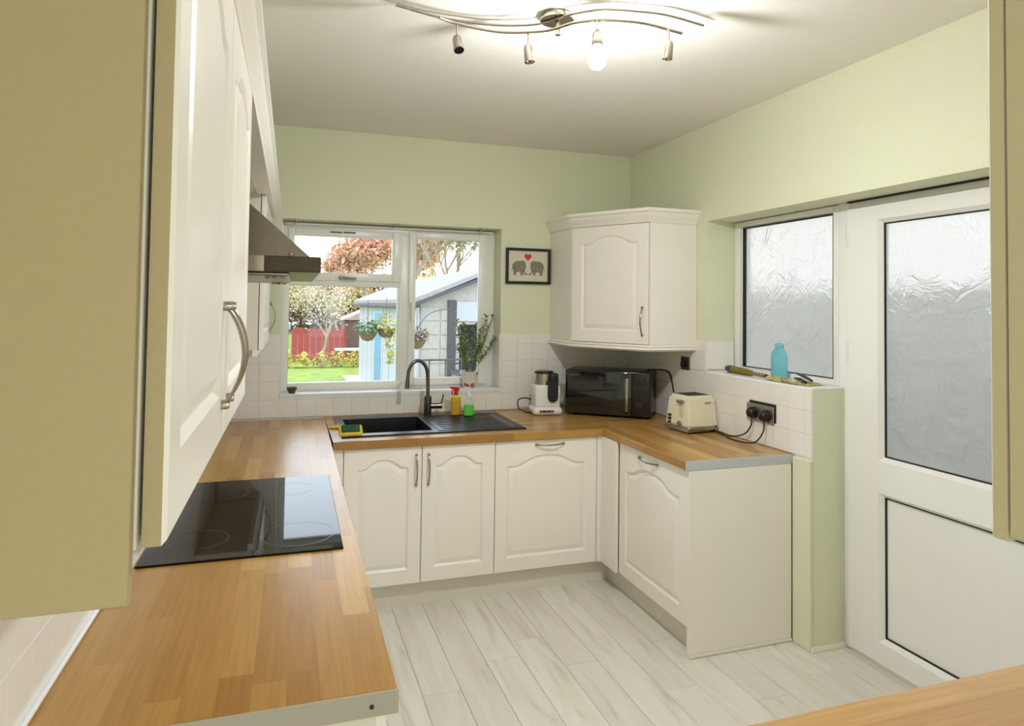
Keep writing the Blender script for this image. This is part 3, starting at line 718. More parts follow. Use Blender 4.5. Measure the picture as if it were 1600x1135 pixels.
# ------------------------------------------------------------------ sink
T = thing('kitchen_sink', 'black composite sink with single bowl and right-hand drainer', 'sink', (1.155, -0.21, WT))
zr = WT+0.008; bx0, bx1, by0, by1 = 0.700, 1.140, -0.455, -0.005
def sx(u, v, t): return (u, v, t)
bm = holed((SX0, SX1), (SY0, SY1), [(bx0, by0, bx1, by1)], WT-0.016, zr, sx)
es = [e for e in bm.edges if all(abs(vv.co.z-zr) < 1e-6 for vv in e.verts) and len(e.link_faces) == 2 and abs(e.calc_face_angle(0)) > 0.5]
bmesh.ops.bevel(bm, geom=es, offset=0.004, segments=2, affect='EDGES')
part('rim', bm, M_sink, T, 30)
bm = B(); z0 = WT-0.19
lo = [(bx0+0.012, by0+0.012), (bx1-0.012, by0+0.012), (bx1-0.012, by1-0.012), (bx0+0.012, by1-0.012)]
hi = [(bx0, by0), (bx1, by0), (bx1, by1), (bx0, by1)]
H = [bm.verts.new((x, y, zr-0.005)) for x, y in hi]; L_ = [bm.verts.new((x, y, z0)) for x, y in lo]
Ho = [bm.verts.new((x+(0.006 if i in (1, 2) else -0.006), y+(0.006 if i > 1 else -0.006), zr-0.016)) for i, (x, y) in enumerate(hi)]
Lo = [bm.verts.new((x+(0.006 if i in (1, 2) else -0.006), y+(0.006 if i > 1 else -0.006), z0-0.008)) for i, (x, y) in enumerate(lo)]
for k in range(4):
    k2 = (k+1) % 4; bm.faces.new((H[k], H[k2], L_[k2], L_[k])); bm.faces.new((Ho[k], Ho[k2], Lo[k2], Lo[k])); bm.faces.new((H[k], H[k2], Ho[k2], Ho[k]))
bm.faces.new(L_); bm.faces.new(Lo[::-1])
bowl = part('bowl', bm, M_sink, T)
bm = B(); lathe(bm, [(0.0, 0.004), (0.03, 0.004), (0.042, 0.001), (0.044, 0.0)], (0.92, -0.23, z0), 24); part('drain', bm, M_chrome, T, 40)
for k in range(7):
    yy = -0.43+k*0.062; bm = B(); box(bm, 1.20, yy-0.006, zr-0.0005, 1.58, yy+0.006, zr+0.0028, 0.0014, 1); part('drainer_rib', bm, M_sink, T)
bm = B(); ring(bm, 1.165, -0.49, 1.635, 0.0, 0.008, zr-0.0005, zr+0.003, lambda u, v, t: (u, v, t), 0.001); part('drainer_edge', bm, M_sink, T)
bm = B(); lathe(bm, [(0, 0.001), (0.010, 0.001), (0.012, 0)], (1.56, 0.03, zr+0.0005), 16); part('overflow_button', bm, M_chrome, T, 40)

# tap
T = thing('kitchen_tap', 'brushed chrome swan-neck mixer tap with a side lever behind the sink', 'tap', (1.213, 0.045, zr))
bm = B(); lathe(bm, [(0.030, 0), (0.030, 0.006), (0.024, 0.008), (0.024, 0.112), (0.020, 0.116), (0.012, 0.120)], (1.213, 0.045, zr), 24); body = part('body', bm, M_tap, T, 40)
pts = [(1.213, 0.045, zr+0.115), (1.212, 0.045, zr+0.20)]
cx0, cz0, rx, rz_ = 1.146, zr+0.235, 0.064, 0.100
for k in range(0, 15):
    a = R(0+k*12.6); pts.append((cx0+rx*math.cos(a), 0.045-0.03*(k/14), cz0+rz_*math.sin(a)))
pts.append((1.079, 0.012, zr+0.205)); pts.append((1.076, 0.010, zr+0.168))
bm = B(); tube(bm, pts, 0.0115, 14, rs=[0.0115]*(len(pts)-2)+[0.0135, 0.0145]); part('spout', bm, M_tap, T, 50)
bm = B(); tube(bm, [(1.225, 0.045, zr+0.055), (1.300, 0.040, zr+0.055)], 0.019, 18, rs=[0.017, 0.019]); tube(bm, [(1.292, 0.040, zr+0.06), (1.302, 0.040, zr+0.085), (1.309, 0.038, zr+0.125)], 0.005, 8); part('lever', bm, M_tap, T, 40)

# spray bottles
def spray(x, y, body_h, r, liquid, fill, head, label, rz, clear_c):
    T = thing('spray_bottle', label, 'spray bottle', (x, y, zr+0.003), 'W', 0)
    z = zr+0.003
    m_l = liquid
    bm = B(); lathe(bm, [(0, 0), (r*0.94, 0), (r, 0.006), (r, body_h*0.62), (r*0.9, body_h*0.76), (r*0.45, body_h*0.94), (0.012, body_h)], (x, y, z), 24)
    bmesh.ops.scale(bm, vec=(1, 0.65, 1), space=Matrix.Translation((-x, -y, 0)), verts=bm.verts[:])
    b = part('bottle', bm, clear_c, T, 50)
    rr = r*0.96; fh = fill
    bm = B(); lathe(bm, [(0, 0.002), (rr*0.94, 0.002), (rr, 0.008), (rr, fh), (0, fh)], (x, y, z), 24); bmesh.ops.scale(bm, vec=(1, 0.63, 1), space=Matrix.Translation((-x, -y, 0)), verts=bm.verts[:])
    part('liquid', bm, m_l, T, 50)
    bm = B(); lathe(bm, [(0.014, 0), (0.014, 0.016), (0.010, 0.02)], (x, y, z+body_h-0.004), 16); part('collar', bm, head, T, 40)
    c, s = math.cos(rz), math.sin(rz); zz = z+body_h+0.014
    bm = B()
    prof = [(-0.020, 0.030), (0.034, 0.034), (0.036, 0.022), (0.012, 0.014), (0.010, 0.0), (-0.012, 0.0), (-0.022, 0.016)]
    mt_ = Matrix.Translation((x, y, zz)) @ Matrix.Rotation(rz, 4, 'Z') @ Matrix.Rotation(R(90), 4, 'X')
    prism(bm, prof, -0.009, 0.009, mt_); part('trigger_head', bm, head, T)
    bm = B(); tube(bm, [(x+c*0.018, y+s*0.018, zz+0.020), (x+c*0.026, y+s*0.026, zz+0.0), (x+c*0.022, y+s*0.022, zz-0.022)], 0.004, 8); part('trigger', bm, head, T, 40)
    return T
M_red = noisy(mat('red_plastic', rgb(200, 36, 48), 0.35), 30, 0.03)
M_yl = noisy(mat('yellow_liquid', rgb(226, 178, 12), 0.15), 20, 0.05); M_gl = noisy(mat('green_liquid', rgb(92, 226, 40), 0.15), 20, 0.05)
spray(1.378, -0.005, 0.125, 0.032, M_yl, 0.108, M_red, 'yellow spray bottle with a red trigger on the sink drainer', R(150), tinted('bottle_yellow', (0.98, 0.92, 0.45, 1), 0.1, 0.12))
spray(1.448, -0.055, 0.120, 0.032, M_gl, 0.066, M_white, 'green spray bottle with a white trigger on the sink drainer', R(150), tinted('bottle_clear', (0.94, 0.99, 0.94, 1), 0.1, 0.10))

# sponge on the front edge of the sink
T = thing('scouring_sponge', 'yellow sponge with a dark green scouring pad on the front corner of the sink', 'sponge', (0.700, -0.535, zr))
M_sp = noisy(mat('yellow_sponge', rgb(226, 196, 60), 0.9), 120, 0.2, 0.8, dist=0.003); M_gr = noisy(mat('green_scourer', rgb(34, 84, 52), 0.9), 200, 0.4, 0.8, dist=0.002)
bm = B(); box(bm, -0.060, -0.036, 0.0, 0.060, 0.036, 0.022, 0.011, 3)
bmesh.ops.transform(bm, matrix=Matrix.Rotation(R(32), 4, 'X'), verts=bm.verts[:]); bmesh.ops.translate(bm, vec=(0.698, -0.525, zr+0.0215), verts=bm.verts[:]); part('sponge_body', bm, M_sp, T, 60)
bm = B(); box(bm, -0.046, -0.026, 0.0215, 0.046, 0.026, 0.029, 0.0035, 2)
bmesh.ops.transform(bm, matrix=Matrix.Rotation(R(32), 4, 'X'), verts=bm.verts[:]); bmesh.ops.translate(bm, vec=(0.698, -0.525, zr+0.0215), verts=bm.verts[:]); part('scouring_pad', bm, M_gr, T, 60)
bm = B(); lathe(bm, [(0, 0), (0.028, 0.0), (0.034, 0.006), (0.026, 0.014), (0, 0.017)], (0.652, -0.585, WT+0.0005), 20); bmesh.ops.scale(bm, vec=(1.3, 0.7, 1), space=Matrix.Translation((-0.652, -0.585, 0)), verts=bm.verts[:])
tag(link('cleaning_cloth', bm, M_sp, None, 60), 'crumpled yellow cloth beside the sponge at the worktop front edge', 'cloth')

# ------------------------------------------------------------------ sill items, back window
T = thing('potted_plant', 'leafy plant in a patterned white pot on the window sill', 'potted plant', (1.535, 0.265, 1.008))
M_pot = mat('patterned_pot', rgb(230, 222, 210), 0.35)
nt = M_pot.node_tree; vo = N(nt, 'ShaderNodeTexVoronoi'); vo.inputs['Scale'].default_value = 22; cr = N(nt, 'ShaderNodeValToRGB'); e = cr.color_ramp.elements
tc = N(nt, 'ShaderNodeTexCoord'); nt.links.new(tc.outputs['Object'], vo.inputs['Vector']); nt.links.new(vo.outputs['Distance'], cr.inputs[0])
e[0].color = rgb(150, 40, 30); e[1].color = rgb(232, 224, 212); e[0].position = 0.33; e[1].position = 0.40; k_ = e.new(0.2); k_.color = rgb(190, 120, 60)
nt.links.new(cr.outputs[0], nt.nodes['Principled BSDF'].inputs['Base Color'])
bm = B(); lathe(bm, [(0, 0), (0.040, 0), (0.055, 0.085), (0.061, 0.088), (0.063, 0.108), (0.056, 0.108), (0.050, 0.09), (0, 0.088)], (1.535, 0.265, 1.008), 24); part('pot', bm, M_pot, T, 40)
M_soil = noisy(mat('soil', rgb(40, 28, 20), 0.95), 80, 0.3, 0.6); M_stem = noisy(mat('stem_green', rgb(92, 100, 52), 0.7), 40, 0.1)
bm = B(); lathe(bm, [(0.050, 0.0), (0.048, 0.012), (0, 0.015)], (1.535, 0.265, 1.097), 20); part('soil', bm, M_soil, T, 40)
M_leaf = noisy(mat('houseplant_leaf', rgb(142, 158, 84), 0.5), 30, 0.25)
def leaf(bm, p, d, L, w, upv):
    d = Vector(d).normalized(); s = d.cross(Vector(upv)); s = s.normalized() if s.length > 1e-4 else Vector((1, 0, 0)); n_ = s.cross(d)
    p = Vector(p); q = [p, p+d*L*0.35+s*w+n_*w*0.2, p+d*L*0.75+s*w*0.6+n_*w*0.1, p+d*L-n_*w*0.2, p+d*L*0.75-s*w*0.6+n_*w*0.1, p+d*L*0.35-s*w+n_*w*0.2]
    vv = [bm.verts.new(x) for x in q]; c = bm.verts.new(p+d*L*0.5-n_*w*0.15)
    for k in range(6): bm.faces.new((vv[k], vv[(k+1) % 6], c))
rnd = random.Random(5); sb = B(); stems = []
for k in range(16):
    a = rnd.random()*6.28; lean = 0.02+rnd.random()*0.15; hgt = 0.16+rnd.random()*0.22
    p0 = Vector((1.535+0.02*math.cos(a), 0.265+0.02*math.sin(a), 1.108)); tip = p0+Vector((lean*math.cos(a), lean*0.28*math.sin(a)-0.015, hgt))
    mid = (p0+tip)/2+Vector((0.012*math.cos(a), 0, 0.02)); pts = [p0, p0.lerp(mid, .6), mid, mid.lerp(tip, .6), tip]
    tube(sb, pts, 0.0018, 6); stems.append(pts)
st = part('stem', sb, M_stem, T)
lb_ = B()
for pts in stems:
    for j in range(17):
        s = 0.2+0.8*j/16; i = min(3, int(s*4)); p = Vector(pts[i]).lerp(Vector(pts[i+1]), s*4-i); a = rnd.random()*6.28
        leaf(lb_, p, (math.cos(a), 0.6*math.sin(a), 0.5), 0.026+rnd.random()*0.018, 0.010, (0, 0, 1))
lv = part('foliage', lb_, M_leaf, T); lv['kind'] = 'stuff'
bm = B(); lathe(bm, [(0, 0), (0.018, 0), (0.020, 0.010), (0.028, 0.022), (0.031, 0.036), (0.026, 0.036), (0.020, 0.026), (0, 0.024)], (0.418, 0.215, 1.0085), 20)
tag(link('egg_cup', bm, noisy(mat('dark_olive_pot', rgb(84, 72, 34), 0.5), 30, 0.1), None, 40), 'tiny brown pot at the left end of the window sill', 'pot')
# curtain pole in the head of the recess
T = thing('curtain_pole', 'slim white pole on small metal brackets across the top of the window', 'curtain pole', (1.0, 0.30, 2.02))
bm = B(); tube(bm, [(0.36, 0.315, 2.045), (1.700, 0.315, 2.045)], 0.0085, 10); part('pole', bm, M_upvc, T, 50)
for x in (0.42, 1.02, 1.60):
    bm = B(); tube(bm, [(x, 0.20, 2.0595), (x, 0.21, 2.050), (x, 0.306, 2.045)], 0.004, 8); lathe(bm, [(0.012, 0), (0.012, 0.006), (0, 0.008)], (x, 0.20, 2.052), 12); part('bracket', bm, M_steel, T, 50)

# ------------------------------------------------------------------ framed print
T = thing('picture_frame', 'black-framed print of two grey elephants and a red heart on the green wall', 'picture', (1.908, YW, 1.697))
px0, px1, pz0, pz1 = 1.749, 2.064, 1.697, 1.937; yb = YW-0.001
ring(bm := B(), px0, pz0, px1, pz1, 0.018, yb-0.020, yb, PB, 0.002); part('frame', bm, M_black, T)
part('backing', box(B(), px0+0.016, yb-0.008, pz0+0.016, px1-0.016, yb-0.001, pz1-0.016), noisy(mat('print_paper', rgb(226, 218, 200), 0.8), 40, 0.01), T)
cxp, czp = (px0+px1)/2, (pz0+pz1)/2
M_eleph = noisy(mat('elephant_print', rgb(140, 134, 116), 0.8), 90, 0.35, detail=1)
def flat(poly, y, z_off=0):
    bm = B(); mt_ = Matrix.Translation((0, y, 0)) @ Matrix.Rotation(R(90), 4, 'X'); prism(bm, poly, 0, 0.0008, mt_); return bm
eleph = [(-.125, -.035), (-.118, .010), (-.100, .028), (-.075, .034), (-.060, .032), (-.045, .040), (-.026, .030), (-.016, .008), (-.018, -.018), (-.026, -.040), (-.020, -.052), (-.006, -.060), (.000, -.060), (.000, -.066), (-.014, -.068), (-.030, -.060), (-.038, -.045), (-.040, -.070), (-.058, -.070), (-.060, -.046), (-.088, -.048), (-.092, -.070), (-.112, -.070), (-.114, -.045), (-.118, -.022), (-.130, -.034)]
for sgn, nm in ((1, 'left'), (-1, 'right')):
    part('elephant_figure', flat([(cxp+sgn*x*0.92, czp+z*0.92+0.003) for x, z in eleph], yb-0.008), M_eleph, T)
heart = []
for k in range(28):
    a = 2*math.pi*k/28; heart.append((cxp-0.002+0.0016*16*math.sin(a)**3, czp+0.062+0.0017*(13*math.cos(a)-5*math.cos(2*a)-2*math.cos(3*a)-math.cos(4*a))))
part('heart', flat(heart, yb-0.0085), noisy(mat('heart_red', rgb(206, 60, 54), 0.7), 90, 0.25), T)

# ------------------------------------------------------------------ microwave
mwx, mwy, mwr = 2.065, -0.100, math.atan2(-0.355, 0.455)
T = thing('microwave_oven', 'black and dark steel microwave angled into the corner', 'microwave', (mwx, mwy, WT), 'W', mwr)
ORG[T] = Vector((0, 0, 0)); mw, mh, md = 0.535, 0.285, 0.285
M_mw = noisy(mat('microwave_black', rgb(16, 16, 17), 0.25), 40, 0.1); M_mwd = noisy(mat('microwave_door_glass', rgb(20, 21, 22), 0.06, spec=0.7), 8, 0.1)
M_mws = noisy(mat('microwave_dark_steel', rgb(60, 55, 49), 0.35, 0.8), 60, 0.06, stretch=(12, 1, 1))
part('casing', box(B(), 0, 0.018, 0.012, mw, md, mh, 0.008, 2), M_mw, T, 30)
dr = part('door', box(B(), 0.002, 0.0, 0.014, mw-0.112, 0.0175, mh-0.004, 0.006, 2), M_mwd, T, 30)
o = link('frame_trim', box(B(), 0.006, -0.002, 0.016, mw-0.118, 0.0, 0.060, 0.001, 1), M_mws, dr)
part('control_panel', box(B(), mw-0.108, 0.0, 0.014, mw-0.002, 0.0175, mh-0.004, 0.005, 2), M_mws, T, 30)
part('display', box(B(), mw-0.092, -0.0015, 0.150, mw-0.026, 0.0005, 0.185), M_black, T)
for r_ in range(3):
    for c_ in range(3): part('button', box(B(), mw-0.090+c_*0.024, -0.0015, 0.205+r_*0.020, mw-0.072+c_*0.024, 0.0005, 0.218+r_*0.020, 0.0005, 1), M_mw, T)
bm = B(); lathe(bm, [(0.026, 0), (0.024, 0.012), (0, 0.013)], (mw-0.058, 0.0, 0.085), 24, axis=(0, -1, 0)); part('dial', bm, M_mws, T, 40)
bm = B(); box(bm, mw-0.150, -0.024, 0.045, mw-0.130, -0.014, 0.245, 0.004, 2); box(bm, mw-0.147, -0.016, 0.055, mw-0.133, 0.001, 0.070); box(bm, mw-0.147, -0.016, 0.220, mw-0.133, 0.001, 0.235)
link('handle', bm, M_chrome, dr, 40)
for fx, fy in ((0.04, 0.04), (mw-0.04, 0.04), (0.04, md-0.04), (mw-0.04, md-0.04)):
    bm = B(); lathe(bm, [(0.012, 0), (0.012, 0.013)], (fx, fy, 0), 12); part('foot', bm, M_black, T)
bm = B(); box(bm, 0.020, -0.0006, mh-0.034, 0.092, 0.0002, mh-0.028); link('wordmark_strip', bm, M_ring, dr)

# ------------------------------------------------------------------ coffee machine
T = thing('milk_frother', 'white countertop coffee frother with steel and black cylinder on top, left of the microwave', 'coffee machine', (1.955, -0.04, WT), 'W', R(-8))
ORG[T] = Vector((0, 0, 0))
bm = B(); box(bm, -0.095, -0.085, 0.002, 0.095, 0.085, 0.052, 0.022, 4); part('base', bm, M_white, T, 40)
bm = B(); box(bm, -0.080, -0.070, 0.050, 0.082, 0.070, 0.188, 0.012, 3); part('body', bm, M_white, T, 40)
bm = B(); lathe(bm, [(0.060, 0.0), (0.060, 0.072), (0.058, 0.078), (0.058, 0.082), (0, 0.084)], (-0.010, 0.0, 0.186), 32); jug = part('steel_jug', bm, M_chrome, T, 40)
bm = B(); lathe(bm, [(0.0615, 0.0), (0.0615, 0.008), (0.055, 0.014), (0, 0.016)], (-0.010, 0.0, 0.258), 32); part('lid', bm, M_black, T, 40)
bm = B(); box(bm, 0.012, -0.084, 0.190, 0.066, -0.030, 0.262, 0.010, 3); part('grip', bm, M_black, T, 40)
prof = [(0.035*math.cos(a)*0.95+0.030, 0.035*math.sin(a)+0.118) for a in [R(180+k*12) for k in range(16)]]+[(0.0633, 0.215), (-0.003, 0.215)]
bm = B(); prism(bm, prof, 0, 0.016, Matrix.Translation((0, -0.0705, 0)) @ Matrix.Rotation(R(90), 4, 'X')); part('capsule_tank', bm, M_black, T, 30)
bm = B(); box(bm, -0.055, -0.0875, 0.020, 0.035, -0.0845, 0.034, 0.0012, 1); part('button_strip', bm, noisy(mat('button_strip', rgb(60, 62, 70), 0.4), 30, 0.1), T)
for k in range(3):
    bm = B(); lathe(bm, [(0.005, 0), (0.005, 0.0016), (0, 0.002)], (-0.040+k*0.030, -0.0875, 0.027), 12, axis=(0, -1, 0)); part('button', bm, M_steel, T, 40)
bm = B(); prism(bm, [(0.083, 0.188), (0.135, 0.186), (0.100, 0.085), (0.083, 0.075)], -0.006, 0.006, Matrix.Rotation(R(90), 4, 'X')); part('side_handle', bm, noisy(mat('clear_grey_plastic', rgb(150, 148, 136), 0.3), 20, 0.05), T)

# ------------------------------------------------------------------ toaster
T = thing('toaster', 'cream two-slot toaster with tapering sides near the double socket', 'toaster', (2.552, -0.775, WT), 'W', R(5))
ORG[T] = Vector((0, 0, 0))
hwx, hwy = 0.098, 0.098  # half sizes; the whole toaster is scaled below
def frustum(x, y, z0, z1, k, bev, seg=4):
    bm = B(); box(bm, -x, -y, z0, x, y, z1)
    for v_ in bm.verts:
        if v_.co.z > (z0+z1)/2: v_.co.x *= k; v_.co.y *= k
    bmesh.ops.bevel(bm, geom=bm.edges[:], offset=bev, segments=seg, affect='EDGES'); return bm
bm = frustum(hwx, hwy, 0.020, 0.186, 0.86, 0.016); part('body', bm, M_cream, T, 60)
part('chrome_skirt', frustum(hwx+0.001, hwy+0.001, 0.008, 0.024, 0.99, 0.003, 2), M_chrome, T, 40)
for fx in (-0.07, 0.07):
    for fy in (-0.07, 0.07):
        bm = B(); lathe(bm, [(0.010, 0), (0.010, 0.010)], (fx, fy, 0), 10); part('foot', bm, M_black, T)
part('slot_plate', box(B(), -0.064, -0.058, 0.1855, 0.064, 0.058, 0.1872, 0.0008, 1), M_black, T)
for yy in (-0.026, 0.026): part('slot', box(B(), -0.058, yy-0.014, 0.187, 0.058, yy+0.014, 0.1882), M_dark, T)
part('lever_track', box(B(), -0.0945, -0.052, 0.075, -0.088, -0.020, 0.158, 0.002, 1), noisy(mat('lever_track', rgb(214, 214, 176), 0.4), 20, 0.02), T)
part('lever', box(B(), -0.110, -0.056, 0.150, -0.088, -0.016, 0.164, 0.004, 2), M_steel, T, 40)
for k in range(3): part('button', box(B(), -0.1015, 0.040, 0.036+k*0.018, -0.096+0.002, 0.062, 0.047+k*0.018, 0.001, 1), M_black, T)
bm = B(); lathe(bm, [(0.014, 0), (0.012, 0.010), (0, 0.011)], (-0.095, -0.030, 0.045), 20, axis=(-1, 0, 0)); part('browning_dial', bm, M_steel, T, 40)
bm = B(); box(bm, 0.01, -0.0925, 0.150, 0.045, -0.089, 0.155); part('badge', bm, M_steel, T)

T.scale = (1.12, 1.10, 1.08)

# ------------------------------------------------------------------ sockets, plugs and cables
xs = XR-0.011
T = thing('double_socket', 'steel double wall socket with two black plugs in, right of the toaster', 'socket', (xs, -1.22, 0.98))
part('back_plate', box(B(), xs-0.004, -1.335, 0.990, xs, -1.135, 1.082, 0.002, 1), M_black, T)
part('face_plate', box(B(), xs-0.009, -1.325, 0.982, xs-0.004, -1.120, 1.068, 0.002, 1), M_steel, T)
M_cable = noisy(mat('black_cable', rgb(16, 16, 17), 0.5), 60, 0.1)
def plug(x, y, z, label):
    T = thing('plug', label, 'plug', (x, y, z-0.03))
    bm = B(); lathe(bm, [(0.029, 0.0), (0.030, 0.010), (0.024, 0.026), (0.015, 0.036), (0, 0.038)], (x, y, z), 20, axis=(-1, 0, -0.15)); part('plug_body', bm, M_black, T, 50)
    return T
def bez(pts, n=10):
    P = [Vector(p) for p in pts]; P = [P[0]*2-P[1]]+P+[P[-1]*2-P[-2]]; out = []
    for i in range(1, len(P)-2):
        for k in range(n):
            t = k/n; a, b, c, d = P[i-1:i+3]
            out.append(0.5*((2*b)+(-a+c)*t+(2*a-5*b+4*c-d)*t*t+(-a+3*b-3*c+d)*t**3))
    out.append(P[-2]); return out
def cable(pts, parent, r=0.0035):
    bm = B(); tube(bm, bez(pts), r, 8); return part('cable', bm, M_cable, parent, 60)
pl = plug(xs-0.0095, -1.176, 1.024, 'left of the two black plugs in the double socket')
cable([(xs-0.020, -1.176, 0.998), (xs-0.024, -1.172, 0.950), (xs-0.030, -1.13, 0.905), (xs-0.036, -1.04, 0.876), (xs-0.05, -0.95, 0.874), (xs-0.03, -0.885, 0.880), (2.648, -0.84, 0.885)], pl)
pl = plug(xs-0.0095, -1.270, 1.020, 'right of the two black plugs in the double socket')
cable([(xs-0.020, -1.270, 0.994), (xs-0.030, -1.275, 0.94), (xs-0.050, -1.24, 0.885), (xs-0.066, -1.16, 0.871), (xs-0.062, -1.04, 0.871), (xs-0.028, -0.95, 0.876), (xs-0.014, -0.89, 0.872), (xs-0.010, -0.80, 0.872), (xs-0.010, -0.66, 0.872)], pl)
T = thing('single_socket', 'dark steel single socket under the corner wall cupboard', 'socket', (xs, -0.545, 1.175))
part('face_plate', box(B(), xs-0.008, -0.590, 1.180, xs, -0.500, 1.258, 0.003, 1), noisy(mat('dark_steel_plate', rgb(104, 92, 78), 0.4, 0.8), 30, 0.05), T)
bm = B(); box(bm, xs-0.030, -0.562, 1.196, xs-0.008, -0.528, 1.232, 0.006, 2); p_ = part('plug_body', bm, M_black, T, 40)
bm = B(); tube(bm, bez([(2.545, -0.290, 1.157), (2.62, -0.335, 1.160), (2.652, -0.372, 1.145), (2.655, -0.40, 1.10), (2.655, -0.43, 1.02), (2.655, -0.50, 0.93), (2.650, -0.58, 0.873)]), 0.005, 8)
tag(link('power_cable', bm, M_cable, None, 60), 'black power cable hanging over the right side of the microwave', 'cable')
bm = B(); tube(bm, bez([(1.870, -0.01, 0.872), (1.835, 0.01, 0.874), (1.800, 0.03, 0.90), (1.805, 0.05, 0.945), (1.86, 0.06, 0.955), (1.93, 0.08, 0.93)]), 0.004, 8)
tag(link('power_cable', bm, M_cable, None, 60), 'black power cable looping left of the white coffee frother', 'cable')

# ------------------------------------------------------------------ right window sill things
zs = 1.191
T = thing('rolled_umbrella', 'rolled olive-green umbrella lying along the right window sill', 'umbrella', (2.75, -0.95, zs))
M_olive = noisy(mat('olive_cloth', rgb(128, 116, 42), 0.75), 40, 0.25, 0.3, stretch=(4, 1, 4)); M_hnd = noisy(mat('brown_handle', rgb(150, 116, 82), 0.5), 40, 0.15)
a = Vector((2.765, -0.815, zs+0.020)); d = (Vector((2.715, -1.20, zs+0.016))-a)
P_ = lambda t: a+d*t
bm = B(); tube(bm, [P_(t) for t in (0.0, 0.02, 0.10, 0.3, 0.5, 0.62, 0.68)], 0.02, 16, rs=[0.012, 0.018, 0.020, 0.0195, 0.018, 0.015, 0.010]); part('canopy', bm, M_olive, T, 60)
bm = B(); tube(bm, [P_(-0.03), P_(0.05), P_(0.12)], 0.02, 14, rs=[0.015, 0.0208, 0.0212]); part('cap', bm, M_black, T, 60)
bm = B(); tube(bm, [P_(0.68), P_(0.9), P_(0.98)], 0.01, 12, rs=[0.009, 0.011, 0.009]); part('handle', bm, M_hnd, T, 60)
bm = B(); tube(bm, [P_(0.98), P_(1.05)], 0.01, 12, rs=[0.011, 0.006]); part('end_cap', bm, M_black, T, 60)
T = thing('blue_bottle', 'translucent sky-blue bottle standing against the frosted window', 'bottle', (2.822, -1.165, zs))
M_blue = tinted('blue_plastic', rgb(150, 224, 238), 0.25, 0.7)
bm = B(); lathe(bm, [(0, 0), (0.040, 0), (0.043, 0.006), (0.043, 0.110), (0.036, 0.130), (0.024, 0.142), (0.022, 0.150)], (0, 0, 0), 24); bmesh.ops.scale(bm, vec=(0.62, 1.30, 1.05), verts=bm.verts[:]); bmesh.ops.translate(bm, vec=(2.822, -1.165, zs), verts=bm.verts[:]); part('bottle', bm, M_blue, T, 40)
bm = B(); lathe(bm, [(0.022, 0), (0.022, 0.020), (0.016, 0.026), (0, 0.028)], (2.822, -1.165, zs+0.156), 20); part('cap', bm, M_blue, T, 40)
M_paper = noisy(mat('pale_yellow_paper', rgb(236, 226, 160), 0.85), 30, 0.1, 0.4)
def crumpled(name, x0, y0, x1, y1, h, seed, m_, label, cat):
    r_ = random.Random(seed); bm = B(); n = 9
    g = [[bm.verts.new((x0+(x1-x0)*i/n+r_.uniform(-.004, .004), y0+(y1-y0)*j/n+r_.uniform(-.004, .004), zs+0.001+r_.random()*h*(0.4 if i in (0, n) or j in (0, n) else 1))) for j in range(n+1)] for i in range(n+1)]
    for i in range(n):
        for j in range(n): bm.faces.new((g[i][j], g[i+1][j], g[i+1][j+1], g[i][j+1]))
    bmesh.ops.solidify(bm, geom=bm.faces[:], thickness=0.0008)
    return tag(link(name, bm, m_, None, 30), label, cat)
crumpled('paper_packet', 2.685, -1.335, 2.770, -1.205, 0.022, 3, M_paper, 'crumpled pale yellow packet on the right window sill', 'packet')
crumpled('yellow_cloth', 2.700, -1.500, 2.810, -1.350, 0.011, 9, M_paper, 'pale yellow cloth under the dark can opener on the sill', 'cloth')
T = thing('can_opener', 'dark handled can opener lying on the yellow cloth on the sill', 'can opener', (2.75, -1.42, zs+0.012))
for k, (p, q) in enumerate((((2.79, -1.335, zs+0.040), (2.735, -1.490, zs+0.024)), ((2.760, -1.350, zs+0.022), (2.720, -1.470, zs+0.016)))):
    bm = B(); tube(bm, [p, Vector(p).lerp(Vector(q), .5)+Vector((0, 0, .003)), q], 0.008, 8, rs=[0.005, 0.009, 0.006]); part('handle', bm, noisy(mat('slate_handle%d' % k, rgb(48, 54, 60), 0.4), 30, 0.1), T, 50)
bm = B(); lathe(bm, [(0.0, 0), (0.014, 0), (0.014, 0.006), (0, 0.007)], (2.745, -1.40, zs+0.013), 16); part('cutting_wheel', bm, M_olive, T, 40)
bm = B(); box(bm, 2.685, -1.445, zs, 2.697, -1.345, zs+0.006, 0.002, 1); tag(link('brown_knife', bm, M_hnd), 'small brown handled knife at the front edge of the sill', 'knife')

# ------------------------------------------------------------------ ceiling light
T = thing('ceiling_spotlight', 'nickel ceiling light with two wavy bars, three small spots and one lit bare bulb', 'ceiling light', (1.285, -1.83, CH))
bm = B(); lathe(bm, [(0, 0), (0.030, -0.0), (0.058, -0.006), (0.062, -0.018), (0.062, -0.024)][::-1], (1.285, -1.815, CH-0.0005), 32); part('ceiling_rose', bm, M_chrome, T, 40)
bm = B(); lathe(bm, [(0.010, 0), (0.010, -0.06)][::-1], (1.285, -1.825, CH-0.02), 12); part('centre_stem', bm, M_chrome, T, 40)
lowL = [(0.846, -1.819), (0.911, -1.792), (1.032, -1.773), (1.123, -1.785), (1.235, -1.845)]
lowR = [(1.297, -1.935), (1.366, -1.985), (1.449, -2.012), (1.541, -2.018), (1.697, -1.99)]
upL = [(0.708, -1.755), (0.87, -1.71), (1.023, -1.708), (1.137, -1.732), (1.235, -1.789)]
upR = [(1.307, -1.900), (1.41, -1.975), (1.546, -2.005), (1.645, -2.006), (1.797, -1.977)]
zl = 2.540
b1_ = part('bar', tube(B(), bez([(x, y, zl) for x, y in lowL+lowR]), 0.0055, 10), M_chrome, T, 60)
